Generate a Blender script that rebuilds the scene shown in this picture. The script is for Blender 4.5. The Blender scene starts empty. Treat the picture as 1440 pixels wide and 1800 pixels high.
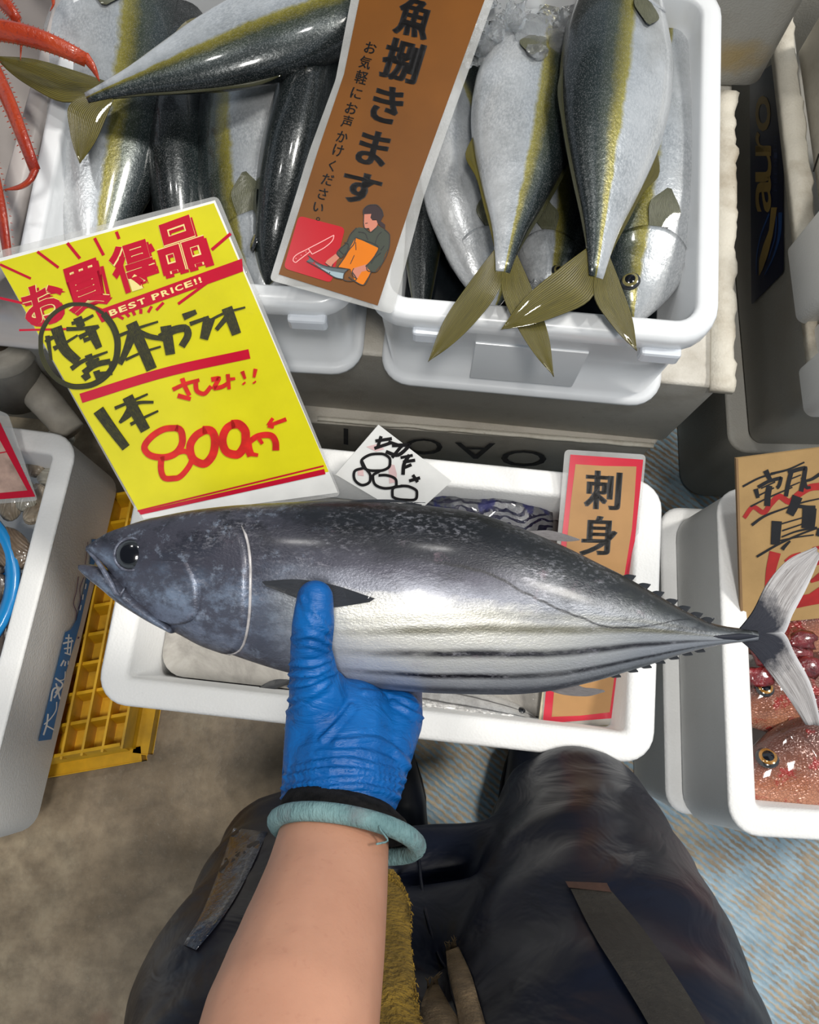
import bpy, bmesh, math, random
import numpy as np
from mathutils import Vector, Matrix, noise
from mathutils.bvhtree import BVHTree
from mathutils.geometry import tessellate_polygon
random.seed(7)
SC = bpy.context.scene
COL = SC.collection

# ------------------------------------------------------------------ camera, world, lights, exposure
FOC, CAMH = 1444.0, 1.40                       # focal length in pixels of a 1440 x 1800 frame, height above the floor
CAM = Vector((0, 0, CAMH))
_down = Vector(((740-720)/FOC, -(1270-900)/FOC, -1)).normalized()     # straight down, in camera axes
_zw = -_down
_yw = (Vector((0, 1, 0)) - _zw*_zw.y).normalized()
_xw = _yw.cross(_zw)
ROT = Matrix((_xw, _yw, _zw))                  # camera axes -> world
cd = bpy.data.cameras.new('camera')
cam = bpy.data.objects.new('camera', cd); COL.objects.link(cam)
cam.matrix_world = Matrix.Translation(CAM) @ ROT.to_4x4()
cd.sensor_fit = 'VERTICAL'; cd.sensor_height = 24.0; cd.lens = 24.0*FOC/1800.0
cd.clip_start = 0.02
SC.camera = cam
SC.view_settings.view_transform = 'Standard'; SC.view_settings.look = 'None'
SC.view_settings.gamma = 1.0; SC.view_settings.use_curve_mapping = False
SC.view_settings.exposure = 0.0

W = bpy.data.worlds.new('sky'); SC.world = W; W.use_nodes = True
W.node_tree.nodes['Background'].inputs[0].default_value = (0.80, 0.90, 1.0, 1)
W.node_tree.nodes['Background'].inputs[1].default_value = 0.50

def lamp(name, kind, loc, target, power, color, **kw):
    l = bpy.data.lights.new(name, kind); l.energy = power; l.color = color
    for k, v in kw.items(): setattr(l, k, v)
    o = bpy.data.objects.new(name, l); COL.objects.link(o); o.location = loc
    d = Vector(target)-Vector(loc)
    o.rotation_euler = d.to_track_quat('-Z', 'Y').to_euler()
    return o
lamp('sun', 'SUN', (2.2, 0.55, 3.2), (0.35, 0.0, 0.4), 2.0, (1, 0.96, 0.89), angle=math.radians(9))
lamp('skylight_lamp', 'AREA', (0.10, -0.42, 2.70), (0.05, 0.12, 0.8), 25, (1, 0.97, 0.92), shape='RECTANGLE', size=0.22, size_y=0.34)
lamp('market_lamp', 'AREA', (0.25, 0.95, 2.3), (0.1, 0.6, 0.6), 4.0, (1, 0.98, 0.94), shape='DISK', size=0.10)
lamp('market_lamp', 'AREA', (-0.55, 0.85, 2.3), (-0.2, 0.6, 0.6), 4.0, (1, 0.98, 0.94), shape='DISK', size=0.10)

# ------------------------------------------------------------------ projection helpers (pixel of the frame -> point of the place)
def ray(x, y): return ROT @ Vector(((x-720)/FOC, -(y-900)/FOC, -1.0))
def P(x, y, z):
    d = ray(x, y); return CAM + d*((z-CAMH)/d.z)
def D(x, y, dep): return CAM + ray(x, y)*dep

# ------------------------------------------------------------------ object helpers
def tag(o, label=None, cat=None, group=None, kind=None):
    if label: o['label'] = label
    if cat: o['category'] = cat
    if group: o['group'] = group
    if kind: o['kind'] = kind
    return o
def thing(name, label, cat, loc=(0, 0, 0), group=None, mat=None):
    o = bpy.data.objects.new(name, None); COL.objects.link(o)
    o.empty_display_size = 0.02
    if mat is not None: o.matrix_world = mat
    else: o.location = loc
    bpy.context.view_layer.update()
    return tag(o, label, cat, group)
def obj(name, me, mat=None, parent=None, world=False, smooth=True):
    """link mesh me; world=True means its vertices are in world coordinates"""
    o = bpy.data.objects.new(name, me); COL.objects.link(o)
    if mat is not None:
        for m in (mat if isinstance(mat, (list, tuple)) else [mat]): me.materials.append(m)
    if parent is not None:
        o.parent = parent
        if world:
            r = parent
            M = Matrix.Identity(4)
            while r is not None:
                M = r.matrix_basis @ M if r.parent is None else r.matrix_basis @ M
                r = r.parent
            o.matrix_basis = M.inverted()
    if smooth:
        for p in me.polygons: p.use_smooth = True
    return o
def mesh(verts, faces, uvs=None, name='m'):
    me = bpy.data.meshes.new(name)
    me.from_pydata([tuple(v) for v in verts], [], faces)
    if uvs is not None:
        l = me.uv_layers.new(name='UVMap')
        for lp in me.loops: l.data[lp.index].uv = uvs[lp.vertex_index]
    me.update()
    return me
def grid_mesh(rows, uvs=None, closed=False, cap=False):
    """rows: list of equal-length lists of points"""
    n, m = len(rows), len(rows[0])
    V = [p for r in rows for p in r]; F = []
    for i in range(n-1):
        for j in range(m if closed else m-1):
            k = (j+1) % m
            F.append((i*m+j, i*m+k, (i+1)*m+k, (i+1)*m+j))
    if cap:
        F.append(tuple(range(m))[::-1]); F.append(tuple((n-1)*m+j for j in range(m)))
    U = [u for r in uvs for u in r] if uvs else None
    return mesh(V, F, U)
def interp(x, xs, ys):
    """smooth (Catmull-Rom) interpolation"""
    n = len(xs)
    if x <= xs[0]: return ys[0]
    if x >= xs[-1]: return ys[-1]
    i = max(k for k in range(n-1) if xs[k] <= x)
    h = xs[i+1]-xs[i]; t = (x-xs[i])/h
    def sl(k):
        if k == 0: return (ys[1]-ys[0])/(xs[1]-xs[0])
        if k == n-1: return (ys[-1]-ys[-2])/(xs[-1]-xs[-2])
        a = (ys[k]-ys[k-1])/(xs[k]-xs[k-1]); b = (ys[k+1]-ys[k])/(xs[k+1]-xs[k])
        return 0 if a*b < 0 else (a+b)/2
    m0, m1 = sl(i)*h, sl(i+1)*h
    return ((2*t**3-3*t*t+1)*ys[i]+(t**3-2*t*t+t)*m0+(-2*t**3+3*t*t)*ys[i+1]+(t**3-t*t)*m1)
def poly_interp(pts, n):
    """resample a polyline of tuples to n points, smoothly"""
    d = [0]
    for a, b in zip(pts, pts[1:]): d.append(d[-1]+max(1e-6, math.dist(a, b)))
    return [tuple(interp(d[-1]*k/(n-1), d, [p[c] for p in pts]) for c in range(len(pts[0]))) for k in range(n)]
def tube(pts, rads, nseg=12, cap=True):
    pts = [Vector(p) for p in pts]; rows = []
    up = None
    for i, p in enumerate(pts):
        t = (pts[min(i+1, len(pts)-1)]-pts[max(i-1, 0)]).normalized()
        if up is None: up = t.orthogonal().normalized()
        up = (up-t*up.dot(t)).normalized(); b = t.cross(up)
        r = rads[i] if isinstance(rads, (list, tuple)) else rads
        ra, rb = r if isinstance(r, tuple) else (r, r)
        rows.append([p+up*ra*math.cos(2*math.pi*k/nseg)+b*rb*math.sin(2*math.pi*k/nseg) for k in range(nseg)])
    return grid_mesh(rows, closed=True, cap=cap)
def join(meshes):
    bm = bmesh.new()
    for m in meshes: bm.from_mesh(m)
    me = bpy.data.meshes.new('m'); bm.to_mesh(me); bm.free(); return me
def box_mesh(c, ex, ey, ez, bev=0.0):
    """box about centre c with half-axis vectors"""
    c, ex, ey, ez = map(Vector, (c, ex, ey, ez))
    bm = bmesh.new(); bmesh.ops.create_cube(bm, size=2)
    bm.transform(Matrix.Translation(c) @ Matrix((ex, ey, ez)).transposed().to_4x4())
    if bev: bmesh.ops.bevel(bm, geom=list(bm.edges), offset=bev, segments=2, affect='EDGES', profile=0.5)
    bmesh.ops.recalc_face_normals(bm, faces=bm.faces)
    me = bpy.data.meshes.new('m'); bm.to_mesh(me); bm.free(); return me
def remeshed(meshes, voxel, smooth=6, subd=0):
    me = join(meshes); o = bpy.data.objects.new('tmp', me); COL.objects.link(o)
    r = o.modifiers.new('r', 'REMESH'); r.mode = 'VOXEL'; r.voxel_size = voxel
    s = o.modifiers.new('s', 'SMOOTH'); s.iterations = smooth; s.factor = 0.5
    dg = bpy.context.evaluated_depsgraph_get(); dg.update()
    out = bpy.data.meshes.new_from_object(o.evaluated_get(dg))
    bpy.data.objects.remove(o); return out
def capsule(pts, rads, nseg=16):
    """round-ended tapered tube through pts"""
    pts = [Vector(p) for p in pts]; r0 = rads[0]; r1 = rads[-1]
    P0, R0 = [], []
    a = (pts[0]-pts[1]).normalized(); b = (pts[-1]-pts[-2]).normalized()
    for k in range(5, 0, -1):
        t = k/5*math.pi/2*0.97; P0.append(pts[0]+a*r0*math.sin(t)); R0.append(r0*math.cos(t))
    P0 += pts; R0 += list(rads)
    for k in range(1, 6):
        t = k/5*math.pi/2*0.97; P0.append(pts[-1]+b*r1*math.sin(t)); R0.append(r1*math.cos(t))
    return tube(P0, R0, nseg)
def spline(pts, n): return [Vector(p) for p in poly_interp([tuple(p) for p in pts], n)]

# ------------------------------------------------------------------ materials
class NT:
    def __init__(s, name):
        s.m = bpy.data.materials.new(name); s.m.use_nodes = True; s.t = s.m.node_tree
        s.b = s.t.nodes['Principled BSDF']
    def n(s, typ, ins={}, **kw):
        nd = s.t.nodes.new(typ)
        for k, v in kw.items(): setattr(nd, k, v)
        for k, v in ins.items():
            if isinstance(v, bpy.types.NodeSocket): s.t.links.new(v, nd.inputs[k])
            else: nd.inputs[k].default_value = v
        return nd
    def link(s, a, key): s.t.links.new(a, s.b.inputs[key])
    def set(s, **kw):
        for k, v in kw.items(): s.b.inputs[k.replace('_', ' ')].default_value = v
    def coord(s, which='Object'): return s.n('ShaderNodeTexCoord').outputs[which]
    def noise(s, vec, scale, detail=4, rough=0.55, dist=0.0):
        return s.n('ShaderNodeTexNoise', {'Vector': vec, 'Scale': scale, 'Detail': detail, 'Roughness': rough, 'Distortion': dist}).outputs['Fac']
    def mapping(s, vec, scale=(1, 1, 1), rot=(0, 0, 0)):
        return s.n('ShaderNodeMapping', {'Vector': vec, 'Scale': scale, 'Rotation': rot}).outputs[0]
    def ramp(s, fac, stops, inter='LINEAR'):
        r = s.n('ShaderNodeValToRGB', {'Fac': fac}); cr = r.color_ramp; cr.interpolation = inter
        while len(cr.elements) < len(stops): cr.elements.new(0.5)
        for e, (p, c) in zip(cr.elements, stops):
            e.position = p; e.color = (c, c, c, 1) if isinstance(c, (int, float)) else (*c, 1)
        return r.outputs[0]
    def mix(s, fac, a, b, mode='MIX'):
        nd = s.n('ShaderNodeMix', data_type='RGBA', blend_type=mode)
        for k, v in (('Factor', fac), ('A', a), ('B', b)):
            sock = [i for i in nd.inputs if i.name == k and (i.type == 'RGBA' or k == 'Factor') and i.enabled][0]
            if isinstance(v, bpy.types.NodeSocket): s.t.links.new(v, sock)
            else: sock.default_value = (*v, 1) if isinstance(v, tuple) and len(v) == 3 else v
        return [o for o in nd.outputs if o.type == 'RGBA'][0]
    def math(s, op, a, b=0.0, c=0.0):
        return s.n('ShaderNodeMath', {0: a, 1: b, 2: c}, operation=op).outputs[0]
    def bump(s, h, strength=0.3, dist=0.002):
        s.link(s.n('ShaderNodeBump', {'Height': h, 'Strength': strength, 'Distance': dist}).outputs[0], 'Normal')
    def color(s, sock): s.link(sock, 'Base Color')

def plain(name, col, rough=0.5, metal=0.0, spec=0.5, coat=0.0, alpha=1.0, var=0.12, scale=30, bump=0.0, bscale=120, trans=0.0, bdist=0.001):
    t = NT(name); t.set(Roughness=rough, Metallic=metal, Alpha=alpha)
    t.b.inputs['Specular IOR Level'].default_value = spec
    t.b.inputs['Coat Weight'].default_value = coat; t.b.inputs['Coat Roughness'].default_value = 0.12
    t.b.inputs['Transmission Weight'].default_value = trans
    o = t.coord()
    f = t.noise(o, scale, 5)
    dk = tuple(c*(1-var) for c in col); lt = tuple(min(1, c*(1+var*0.6)) for c in col)
    t.color(t.ramp(f, [(0.3, dk), (0.7, lt)]))
    if bump: t.bump(t.noise(o, bscale, 4), bump, bdist)
    return t.m
def foam_mat(name, col, dirt=(0.30, 0.26, 0.20), amount=0.25, rough=0.55, spots=0.5):
    t = NT(name); t.set(Roughness=rough); o = t.coord()
    cell = t.n('ShaderNodeTexVoronoi', {'Vector': o, 'Scale': 330.0}).outputs['Distance']
    n1 = t.noise(o, 9, 6, 0.65); n2 = t.noise(o, 60, 4, 0.6)
    c = t.mix(t.ramp(n1, [(0.48, 0.0), (0.80, amount)]), col, dirt)
    c = t.mix(t.ramp(n2, [(0.70, 0.0), (0.76, spots)]), c, tuple(x*0.55 for x in dirt))
    t.color(c); t.bump(cell, 0.25, 0.0012)
    return t.m
M = {}
M['foam'] = foam_mat('clean_styrofoam', (0.80, 0.80, 0.79), amount=0.10, spots=0.12)
M['foam_old'] = foam_mat('stained_styrofoam', (0.60, 0.57, 0.51), amount=0.85, spots=0.5)
M['foam_grey'] = foam_mat('grey_styrofoam', (0.34, 0.33, 0.30), amount=0.6, spots=0.5)  # dirty grey foam, darkened further for the shade around the right-hand stack
def stained_foam():
    m = foam_mat('yellow_stained_styrofoam', (0.44, 0.43, 0.40), amount=0.8, spots=0.5); t = NT.__new__(NT); t.m, t.t = m, m.node_tree; t.b = t.t.nodes['Principled BSDF']
    src = t.b.inputs['Base Color'].links[0].from_socket; o = t.coord()
    d = t.n('ShaderNodeVectorMath', {0: t.n('ShaderNodeVectorMath', {0: o, 1: (.145, -.2, .055)}, operation='SUBTRACT').outputs[0], 1: (1, .3, 1.6)}, operation='MULTIPLY').outputs[0]
    r = t.math('ADD', t.n('ShaderNodeVectorMath', {0: d}, operation='LENGTH').outputs['Value'], t.math('MULTIPLY', t.math('SUBTRACT', t.noise(o, 40, 4), .5), .05))
    t.color(t.mix(t.ramp(r, [(.015, .8), (.055, 0.0)]), src, (.46, .33, .13))); return m
M['foam_stain'] = stained_foam()
M['foam_mid'] = foam_mat('brownish_styrofoam', (0.58, 0.54, 0.47), amount=0.8, spots=0.5)
M['plastic'] = plain('white_plastic', (0.80, 0.82, 0.84), 0.30, coat=0.2, var=0.05, scale=8)
M['plastic_warm'] = plain('greyish_beige_plastic', (0.50, 0.46, 0.44), 0.35, coat=0.2, var=0.08, scale=8)
M['tab'] = plain('clear_clip_plastic', (0.74, 0.78, 0.84), 0.22, coat=0.3, var=0.04)
M['yellow_crate'] = plain('yellow_plastic', (0.72, 0.40, 0.01), 0.42, var=0.35, scale=18)
M['ink'] = plain('black_ink', (0.012, 0.011, 0.012), 0.35, var=0.3)
M['brush'] = None
M['red_ink'] = plain('red_ink', (0.62, 0.02, 0.015), 0.35, coat=0.3, var=0.3, scale=60)
M['red_print'] = plain('red_print', (0.52, 0.006, 0.03), 0.25, coat=0.5, var=0.06)
M['yellow_print'] = plain('yellow_print', (0.68, 0.62, 0.012), 0.28, coat=0.4, var=0.10, scale=14)
M['cream'] = plain('cream_print', (0.86, 0.72, 0.28), 0.3, coat=0.4, var=0.03)
M['orange_paper'] = plain('brown_orange_paper', (0.150, 0.050, 0.003), 0.42, coat=0.08, spec=0.3, var=0.16, scale=10)
M['white_paper'] = plain('white_paper', (0.80, 0.80, 0.78), 0.55, var=0.10, scale=22)
M['kraft'] = plain('kraft_paper', (0.40, 0.215, 0.080), 0.5, coat=0.1, spec=.3, var=0.15, scale=16)
M['card'] = plain('cardboard', (0.38, 0.24, 0.100), 0.8, spec=.3, var=0.12, scale=25, bump=0.15, bscale=300)
M['card_edge'] = plain('cardboard_edge', (0.22, 0.13, 0.06), 0.8)
M['rubber_black'] = plain('black_webbing', (0.018, 0.015, 0.011), 0.8, var=0.3, scale=200, bump=0.5, bscale=700)
def film_mat():
    t = NT('laminating_film'); t.set(Roughness=0.22, Alpha=0.30); t.b.inputs['Coat Weight'].default_value = 0.4
    o = t.coord(); t.color(t.ramp(t.noise(o, 25, 4), [(0.3, (0.55, 0.55, 0.53)), (0.7, (0.75, 0.75, 0.74))]))
    return t.m
M['film'] = film_mat()
def brush_mat():
    t = NT('dry_brush_black'); t.set(Roughness=0.45); u = t.coord('UV')
    f = t.noise(t.mapping(u, (2.0, 14.0, 1)), 3.0, 4, 0.7)
    t.color(t.ramp(f, [(0.50, (0.018, 0.018, 0.012)), (0.72, (0.16, 0.15, 0.012))])); return t.m
M['brush'] = brush_mat()

# ------------------------------------------------------------------ signs: sheets in the place with print lying on them
class Sheet:
    def __init__(s, root, a, b, c):
        s.root = root; s.o = Vector(a); s.n = (Vector(b)-s.o).cross(Vector(c)-s.o).normalized()
        if s.n.dot(CAM-s.o) < 0: s.n = -s.n
        s.layer = 0.0004
    def pt(s, x, y, lift=0.0):
        d = ray(x, y); k = (s.o+s.n*lift-CAM).dot(s.n)/d.dot(s.n); return CAM+d*k
    def slab(s, name, quad, thick, mat, lift=0.0, rnd=0):
        q = quad if not rnd else round_poly(quad, rnd)
        top = [s.pt(x, y, lift) for x, y in q]; n = len(q)
        V = top+[p-s.n*thick for p in top]
        F = [tuple(range(n)), tuple(range(2*n-1, n-1, -1))]+[(i, i+n, (i+1) % n+n, (i+1) % n) for i in range(n)]
        me = mesh(V, F); fix(me); return obj(name, me, mat, s.root, True, False)
    def fill(s, polys, lift=None):
        V, F = [], []
        l = s.layer if lift is None else lift
        for q in polys:
            b = len(V); V += [s.pt(x, y, l) for x, y in q]
            for tri in tessellate_polygon([[Vector((x, -y, 0)) for x, y in q]]): F.append(tuple(b+i for i in tri))
        return mesh(V, F)
    def stroke(s, strokes, lift=None, closed=False):
        V, F, U = [], [], []
        l = s.layer if lift is None else lift
        for st in strokes:
            pts, w = st[0], st[1]; w2 = st[2] if len(st) > 2 else w
            n = max(2, 6*(len(pts)-1)) if len(pts) > 2 else 5
            pp = poly_interp(pts, n); b = len(V)
            for i, (x, y) in enumerate(pp):
                x0, y0 = pp[max(0, i-1)]; x1, y1 = pp[min(n-1, i+1)]
                dx, dy = x1-x0, y1-y0; L = math.hypot(dx, dy) or 1
                ww = (w+(w2-w)*i/(n-1))/2
                V += [s.pt(x-dy/L*ww, y+dx/L*ww, l), s.pt(x+dy/L*ww, y-dx/L*ww, l)]
                U += [(i/(n-1), 0), (i/(n-1), 1)]
                if i: F.append((b+2*i-2, b+2*i-1, b+2*i+1, b+2*i))
            l += 0.00001
        return mesh(V, F, U)
    def glyphs(s, items, lift=None, bold=0.0, mincho=0.0):
        """items: (character, [TL, TR, BR, BL] in pixels)"""
        ms = []
        for ch, q in items:
            gv, gf = glyph(ch, bold)
            for sx in ((0,) if not mincho else (-mincho, -mincho/2, 0, mincho/2, mincho)):
                V = []
                for u, v in gv:
                    u = u+sx
                    x = (q[0][0]*(1-u)+q[1][0]*u)*v+(q[3][0]*(1-u)+q[2][0]*u)*(1-v)
                    y = (q[0][1]*(1-u)+q[1][1]*u)*v+(q[3][1]*(1-u)+q[2][1]*u)*(1-v)
                    V.append(s.pt(x, y, (s.layer if lift is None else lift)))
                ms.append(mesh(V, gf))
        return join(ms)
    def add(s, name, me, mat): return obj(name, me, mat, s.root, True, False)
def fix(me):
    bm = bmesh.new(); bm.from_mesh(me); bmesh.ops.recalc_face_normals(bm, faces=bm.faces); bm.to_mesh(me); bm.free()
def round_poly(q, r, k=4):
    out = []; n = len(q)
    for i in range(n):
        p, a, b = Vector(q[i]), Vector(q[i-1]), Vector(q[(i+1) % n])
        p0 = p+(a-p).normalized()*r; p1 = p+(b-p).normalized()*r
        for j in range(k+1):
            t = j/k; v = p0*(1-t)**2+p*2*t*(1-t)+p1*t*t; out.append((v.x, v.y))
    return out
_G = {}
def glyph(ch, bold):
    if (ch, bold) not in _G:
        c = bpy.data.curves.new('g', 'FONT'); c.body = ch; c.resolution_u = 3; c.offset = bold
        o = bpy.data.objects.new('g', c); COL.objects.link(o)
        dg = bpy.context.evaluated_depsgraph_get(); dg.update()
        m = bpy.data.meshes.new_from_object(o.evaluated_get(dg))
        v = [(p.co.x, p.co.y) for p in m.vertices]; f = [tuple(p.vertices) for p in m.polygons]
        x0, x1 = min(p[0] for p in v), max(p[0] for p in v); y0, y1 = min(p[1] for p in v), max(p[1] for p in v)
        _G[ch, bold] = ([((a-x0)/(x1-x0), (b-y0)/(y1-y0)) for a, b in v], f)
        bpy.data.objects.remove(o)
    return _G[ch, bold]
def cq(cx, cy, w, h, a=(1, 0), d=(0, 1)):
    """quad about a centre, across direction a and down direction d"""
    f = lambda i, j: (cx+a[0]*w/2*i+d[0]*h/2*j, cy+a[1]*w/2*i+d[1]*h/2*j)
    return [f(-1, -1), f(1, -1), f(1, 1), f(-1, 1)]

# ------------------------------------------------------------------ boxes
def rr_ring(hw, hl, r, z, k=6):
    r = max(0.001, min(r, hw-0.001, hl-0.001)); out = []
    for cx, cy, a0 in ((hw-r, hl-r, 0), (-hw+r, hl-r, 90), (-hw+r, -hl+r, 180), (hw-r, -hl+r, 270)):
        for j in range(k+1):
            a = math.radians(a0+90*j/k); out.append((cx+r*math.cos(a), cy+r*math.sin(a), z))
    return out
def shell(hw, hl, r, prof, jag=0.0, seed=0):
    """rounded-rectangle shell; prof: (inset, z) from the outer bottom over the rim to the inner bottom"""
    rows = []
    for ins, z in prof:
        ring = rr_ring(hw-ins, hl-ins, r-ins if r-ins > 0.006 else 0.006, z)
        rows.append(ring)
    me = grid_mesh(rows, closed=True, cap=True)
    if jag:
        for v in me.vertices:
            n_ = noise.noise(v.co*9+Vector((seed, seed, 0)))
            v.co += Vector((n_, noise.noise(v.co*9+Vector((5, seed, 9))), 0))*jag
    fix(me); return me
def styro_profile(h, taper, wall, floor=0.03, rim=0.0):
    e = 0.006
    return [(taper+0.05, 0), (taper+e, 0), (taper+e*0.3, e*0.3), (taper, e), (0.002, h-e), (0.0005, h-e*0.4), (e*0.5, h-0.0005), (e, h), (wall-e, h),
            (wall-e*0.4, h-e*0.2), (wall, h-e), (wall+0.012, floor+0.02), (wall+0.016, floor+0.006), (wall+0.03, floor), (wall+0.06, floor)]
def lidded_profile(h, taper, e=0.006):
    return [(taper+e+.004, 0), (taper+e, 0), (taper, e), (0.002, h-e), (0.001, h-e*0.3), (e, h), (e+0.004, h)]
def styro_box(label, corner, yaw, size, z0, z1, mat, taper=0.018, wall=0.03, r=0.03, lidded=False, anchor='fl', group=None, floor=0.03, cat='box'):
    """corner: world xy of the outer rim's front-left (fl) or front-right (fr) corner"""
    w, l = size; c, s = math.cos(yaw), math.sin(yaw)
    ax, ay = Vector((c, s, 0)), Vector((-s, c, 0))
    o = Vector((corner[0], corner[1], 0))+ay*l/2+ax*(w/2 if anchor == 'fl' else -w/2)
    Mx = Matrix.Translation((o.x, o.y, z0)) @ Matrix.Rotation(yaw, 4, 'Z')
    t = thing('styrofoam_box', label, cat, mat=Mx, group=group)
    h = z1-z0
    prof = lidded_profile(h, taper) if lidded else styro_profile(h, taper, wall, floor)
    obj('box_body', shell(w/2, l/2, r, prof), mat, t, False, True)
    return t, Mx

# floor -----------------------------------------------------------
def floor_mat():
    t = NT('wet_concrete_floor'); o = t.coord()
    n1 = t.noise(o, 3.2, 7, 0.62); n2 = t.noise(o, 28, 6, 0.65); n3 = t.noise(o, 160, 3, 0.6)
    c = t.ramp(n1, [(0.34, (0.175, 0.132, 0.086)), (0.50, (0.35, 0.275, 0.188)), (0.66, (0.56, 0.47, 0.335))])
    c = t.mix(t.ramp(n2, [(0.35, 0.5), (0.60, 0.0)]), c, (0.11, 0.088, 0.064))
    c = t.mix(t.ramp(n3, [(0.58, 0.0), (0.72, 0.3)]), c, (0.36, 0.33, 0.26))
    stain = t.noise(t.mapping(o, (1, 1, 1)), 5.5, 3); c = t.mix(t.ramp(stain, [(0.66, 0.0), (0.74, 0.35)]), c, (0.20, 0.07, 0.05))
    # blue paint, brushed on diagonally and worn through to the concrete
    xyz = t.n('ShaderNodeSeparateXYZ', {0: o}).outputs
    edge = t.math('ADD', xyz[0], t.math('MULTIPLY', t.math('SUBTRACT', t.noise(o, 60, 3), 0.5), 0.012))
    side = t.math('GREATER_THAN', edge, -0.225)
    wav = t.n('ShaderNodeTexWave', {'Vector': t.mapping(o, (1, 1, 1), (0, 0, math.radians(38))), 'Scale': 34.0, 'Distortion': 2.2, 'Detail': 2.0, 'Detail Scale': 3.0}, bands_direction='Y').outputs['Fac']
    wear = t.math('ADD', t.math('MULTIPLY', t.noise(o, 9, 6, 0.7), 0.95), t.math('MULTIPLY', wav, 0.20))
    wear = t.math('ADD', wear, t.math('MULTIPLY', t.noise(o, 70, 4, 0.6), 0.35))
    keep = t.ramp(wear, [(0.70, 1.0), (0.84, 0.0)])
    blue = t.ramp(t.noise(o, 40, 4), [(0.3, (0.19, 0.29, 0.36)), (0.7, (0.32, 0.43, 0.50))])
    c = t.mix(t.math('MULTIPLY', keep, side), c, blue)
    t.color(c)
    wet = t.noise(o, 2.2, 3); t.link(t.ramp(wet, [(0.4, 0.28), (0.6, 0.62)]), 'Roughness')
    t.bump(t.math('ADD', t.math('MULTIPLY', wav, t.math('MULTIPLY', side, 0.5)), n2), 0.35, 0.004)
    return t.m
fl = obj('floor', grid_mesh([[(x*0.25-2.5, y*0.25-2.0, 0) for x in range(21)] for y in range(19)]), floor_mat()); tag(fl, kind='structure')

# unseen dark awning, added to block sky reflections; open to the right
cl = obj('added_awning', box_mesh((-1.2, 0.4, 3.0), (2.25, 0, 0), (0, 3.0, 0), (0, 0, .01)), plain('added_awning_grey', (.16, .16, .165), .9)); tag(cl, kind='structure')

# ------------------------------------------------------------------ big boxes
A6 = math.radians(-6)
# middle box that the tuna is held over
MB, MBx = styro_box('white styrofoam box of icy fish under the held tuna', (-0.363, 0.020), A6, (0.618, 0.322), 0.27, 0.47, M['foam'], wall=0.032, r=0.035)
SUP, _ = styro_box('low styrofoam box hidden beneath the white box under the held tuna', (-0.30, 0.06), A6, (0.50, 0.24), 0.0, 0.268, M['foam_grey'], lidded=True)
# left box of clams
LB, LBx = styro_box('white styrofoam box with blue lettering, holding the basin of clams', (-0.572, -0.170), math.radians(-8), (0.40, 0.575), 0.100, 0.285, M['foam'], taper=0.004, wall=0.034, r=0.04, anchor='fr')
# snapper box and the box under it
SB, SBx = styro_box('white styrofoam box of red snapper', (0.356, -0.125), math.radians(-3), (0.42, 0.42), 0.222, 0.384, M['foam'], taper=-0.004, wall=0.034, r=0.035)
HB, _ = styro_box('white styrofoam box standing under the snapper box', (0.330, -0.118), math.radians(-3), (0.44, 0.43), 0.0, 0.221, M['foam'], taper=0.012, lidded=True, r=0.03)
# boxes beneath the two tubs
AB, ABx = styro_box('stained styrofoam box directly beneath the two tubs of yellowtail', (0.384, 0.404), math.radians(-6), (0.86, 1.00), 0.205, 0.44, M['foam_old'], lidded=True, anchor='fr', r=0.02, taper=0.012)
BB, BBx = styro_box('dirty styrofoam box with upside-down lettering at the bottom of the tub stack', (0.364, 0.407), math.radians(-4.5), (0.82, 0.96), 0.0, 0.204, M['foam_mid'], lidded=True, anchor='fr', r=0.02, taper=0.01)
# right-hand stack
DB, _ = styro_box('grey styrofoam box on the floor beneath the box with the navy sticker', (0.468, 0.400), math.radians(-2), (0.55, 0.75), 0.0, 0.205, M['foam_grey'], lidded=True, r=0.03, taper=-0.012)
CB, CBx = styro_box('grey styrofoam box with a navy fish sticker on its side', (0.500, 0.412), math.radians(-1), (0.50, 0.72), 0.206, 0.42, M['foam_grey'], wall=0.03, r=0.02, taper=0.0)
GB, _ = styro_box('grey-white styrofoam box behind the right tub, with a yellow stain', (0.475, 0.842), math.radians(-2), (0.42, 0.40), 0.441, 0.74, M['foam_stain'], lidded=True, anchor='fr', r=0.03, taper=0.006)
FB, _ = styro_box('clean white box on the navy-stickered box, the farther of two', (0.485, 0.500), 0.0, (0.30, 0.115), 0.421, 0.58, M['foam'], lidded=True, r=0.012, taper=0.0)
FB2, _ = styro_box('clean white box on the navy-stickered box, just behind the cardboard sign', (0.480, 0.372), 0.0, (0.30, 0.070), 0.421, 0.56, M['foam'], lidded=True, r=0.012, taper=0.0)
FB3, _ = styro_box('narrow white box squeezed between two clean white boxes', (0.503, 0.446), 0.0, (0.28, 0.050), 0.421, 0.55, M['foam'], lidded=True, r=0.01, taper=0.0)
IB, _ = styro_box('dirty white box with a pen mark, beside the navy sticker', (0.535, 0.63), 0.0, (0.28, 0.30), 0.421, 0.60, M['foam_old'], lidded=True, r=0.012, taper=0.0)

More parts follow.
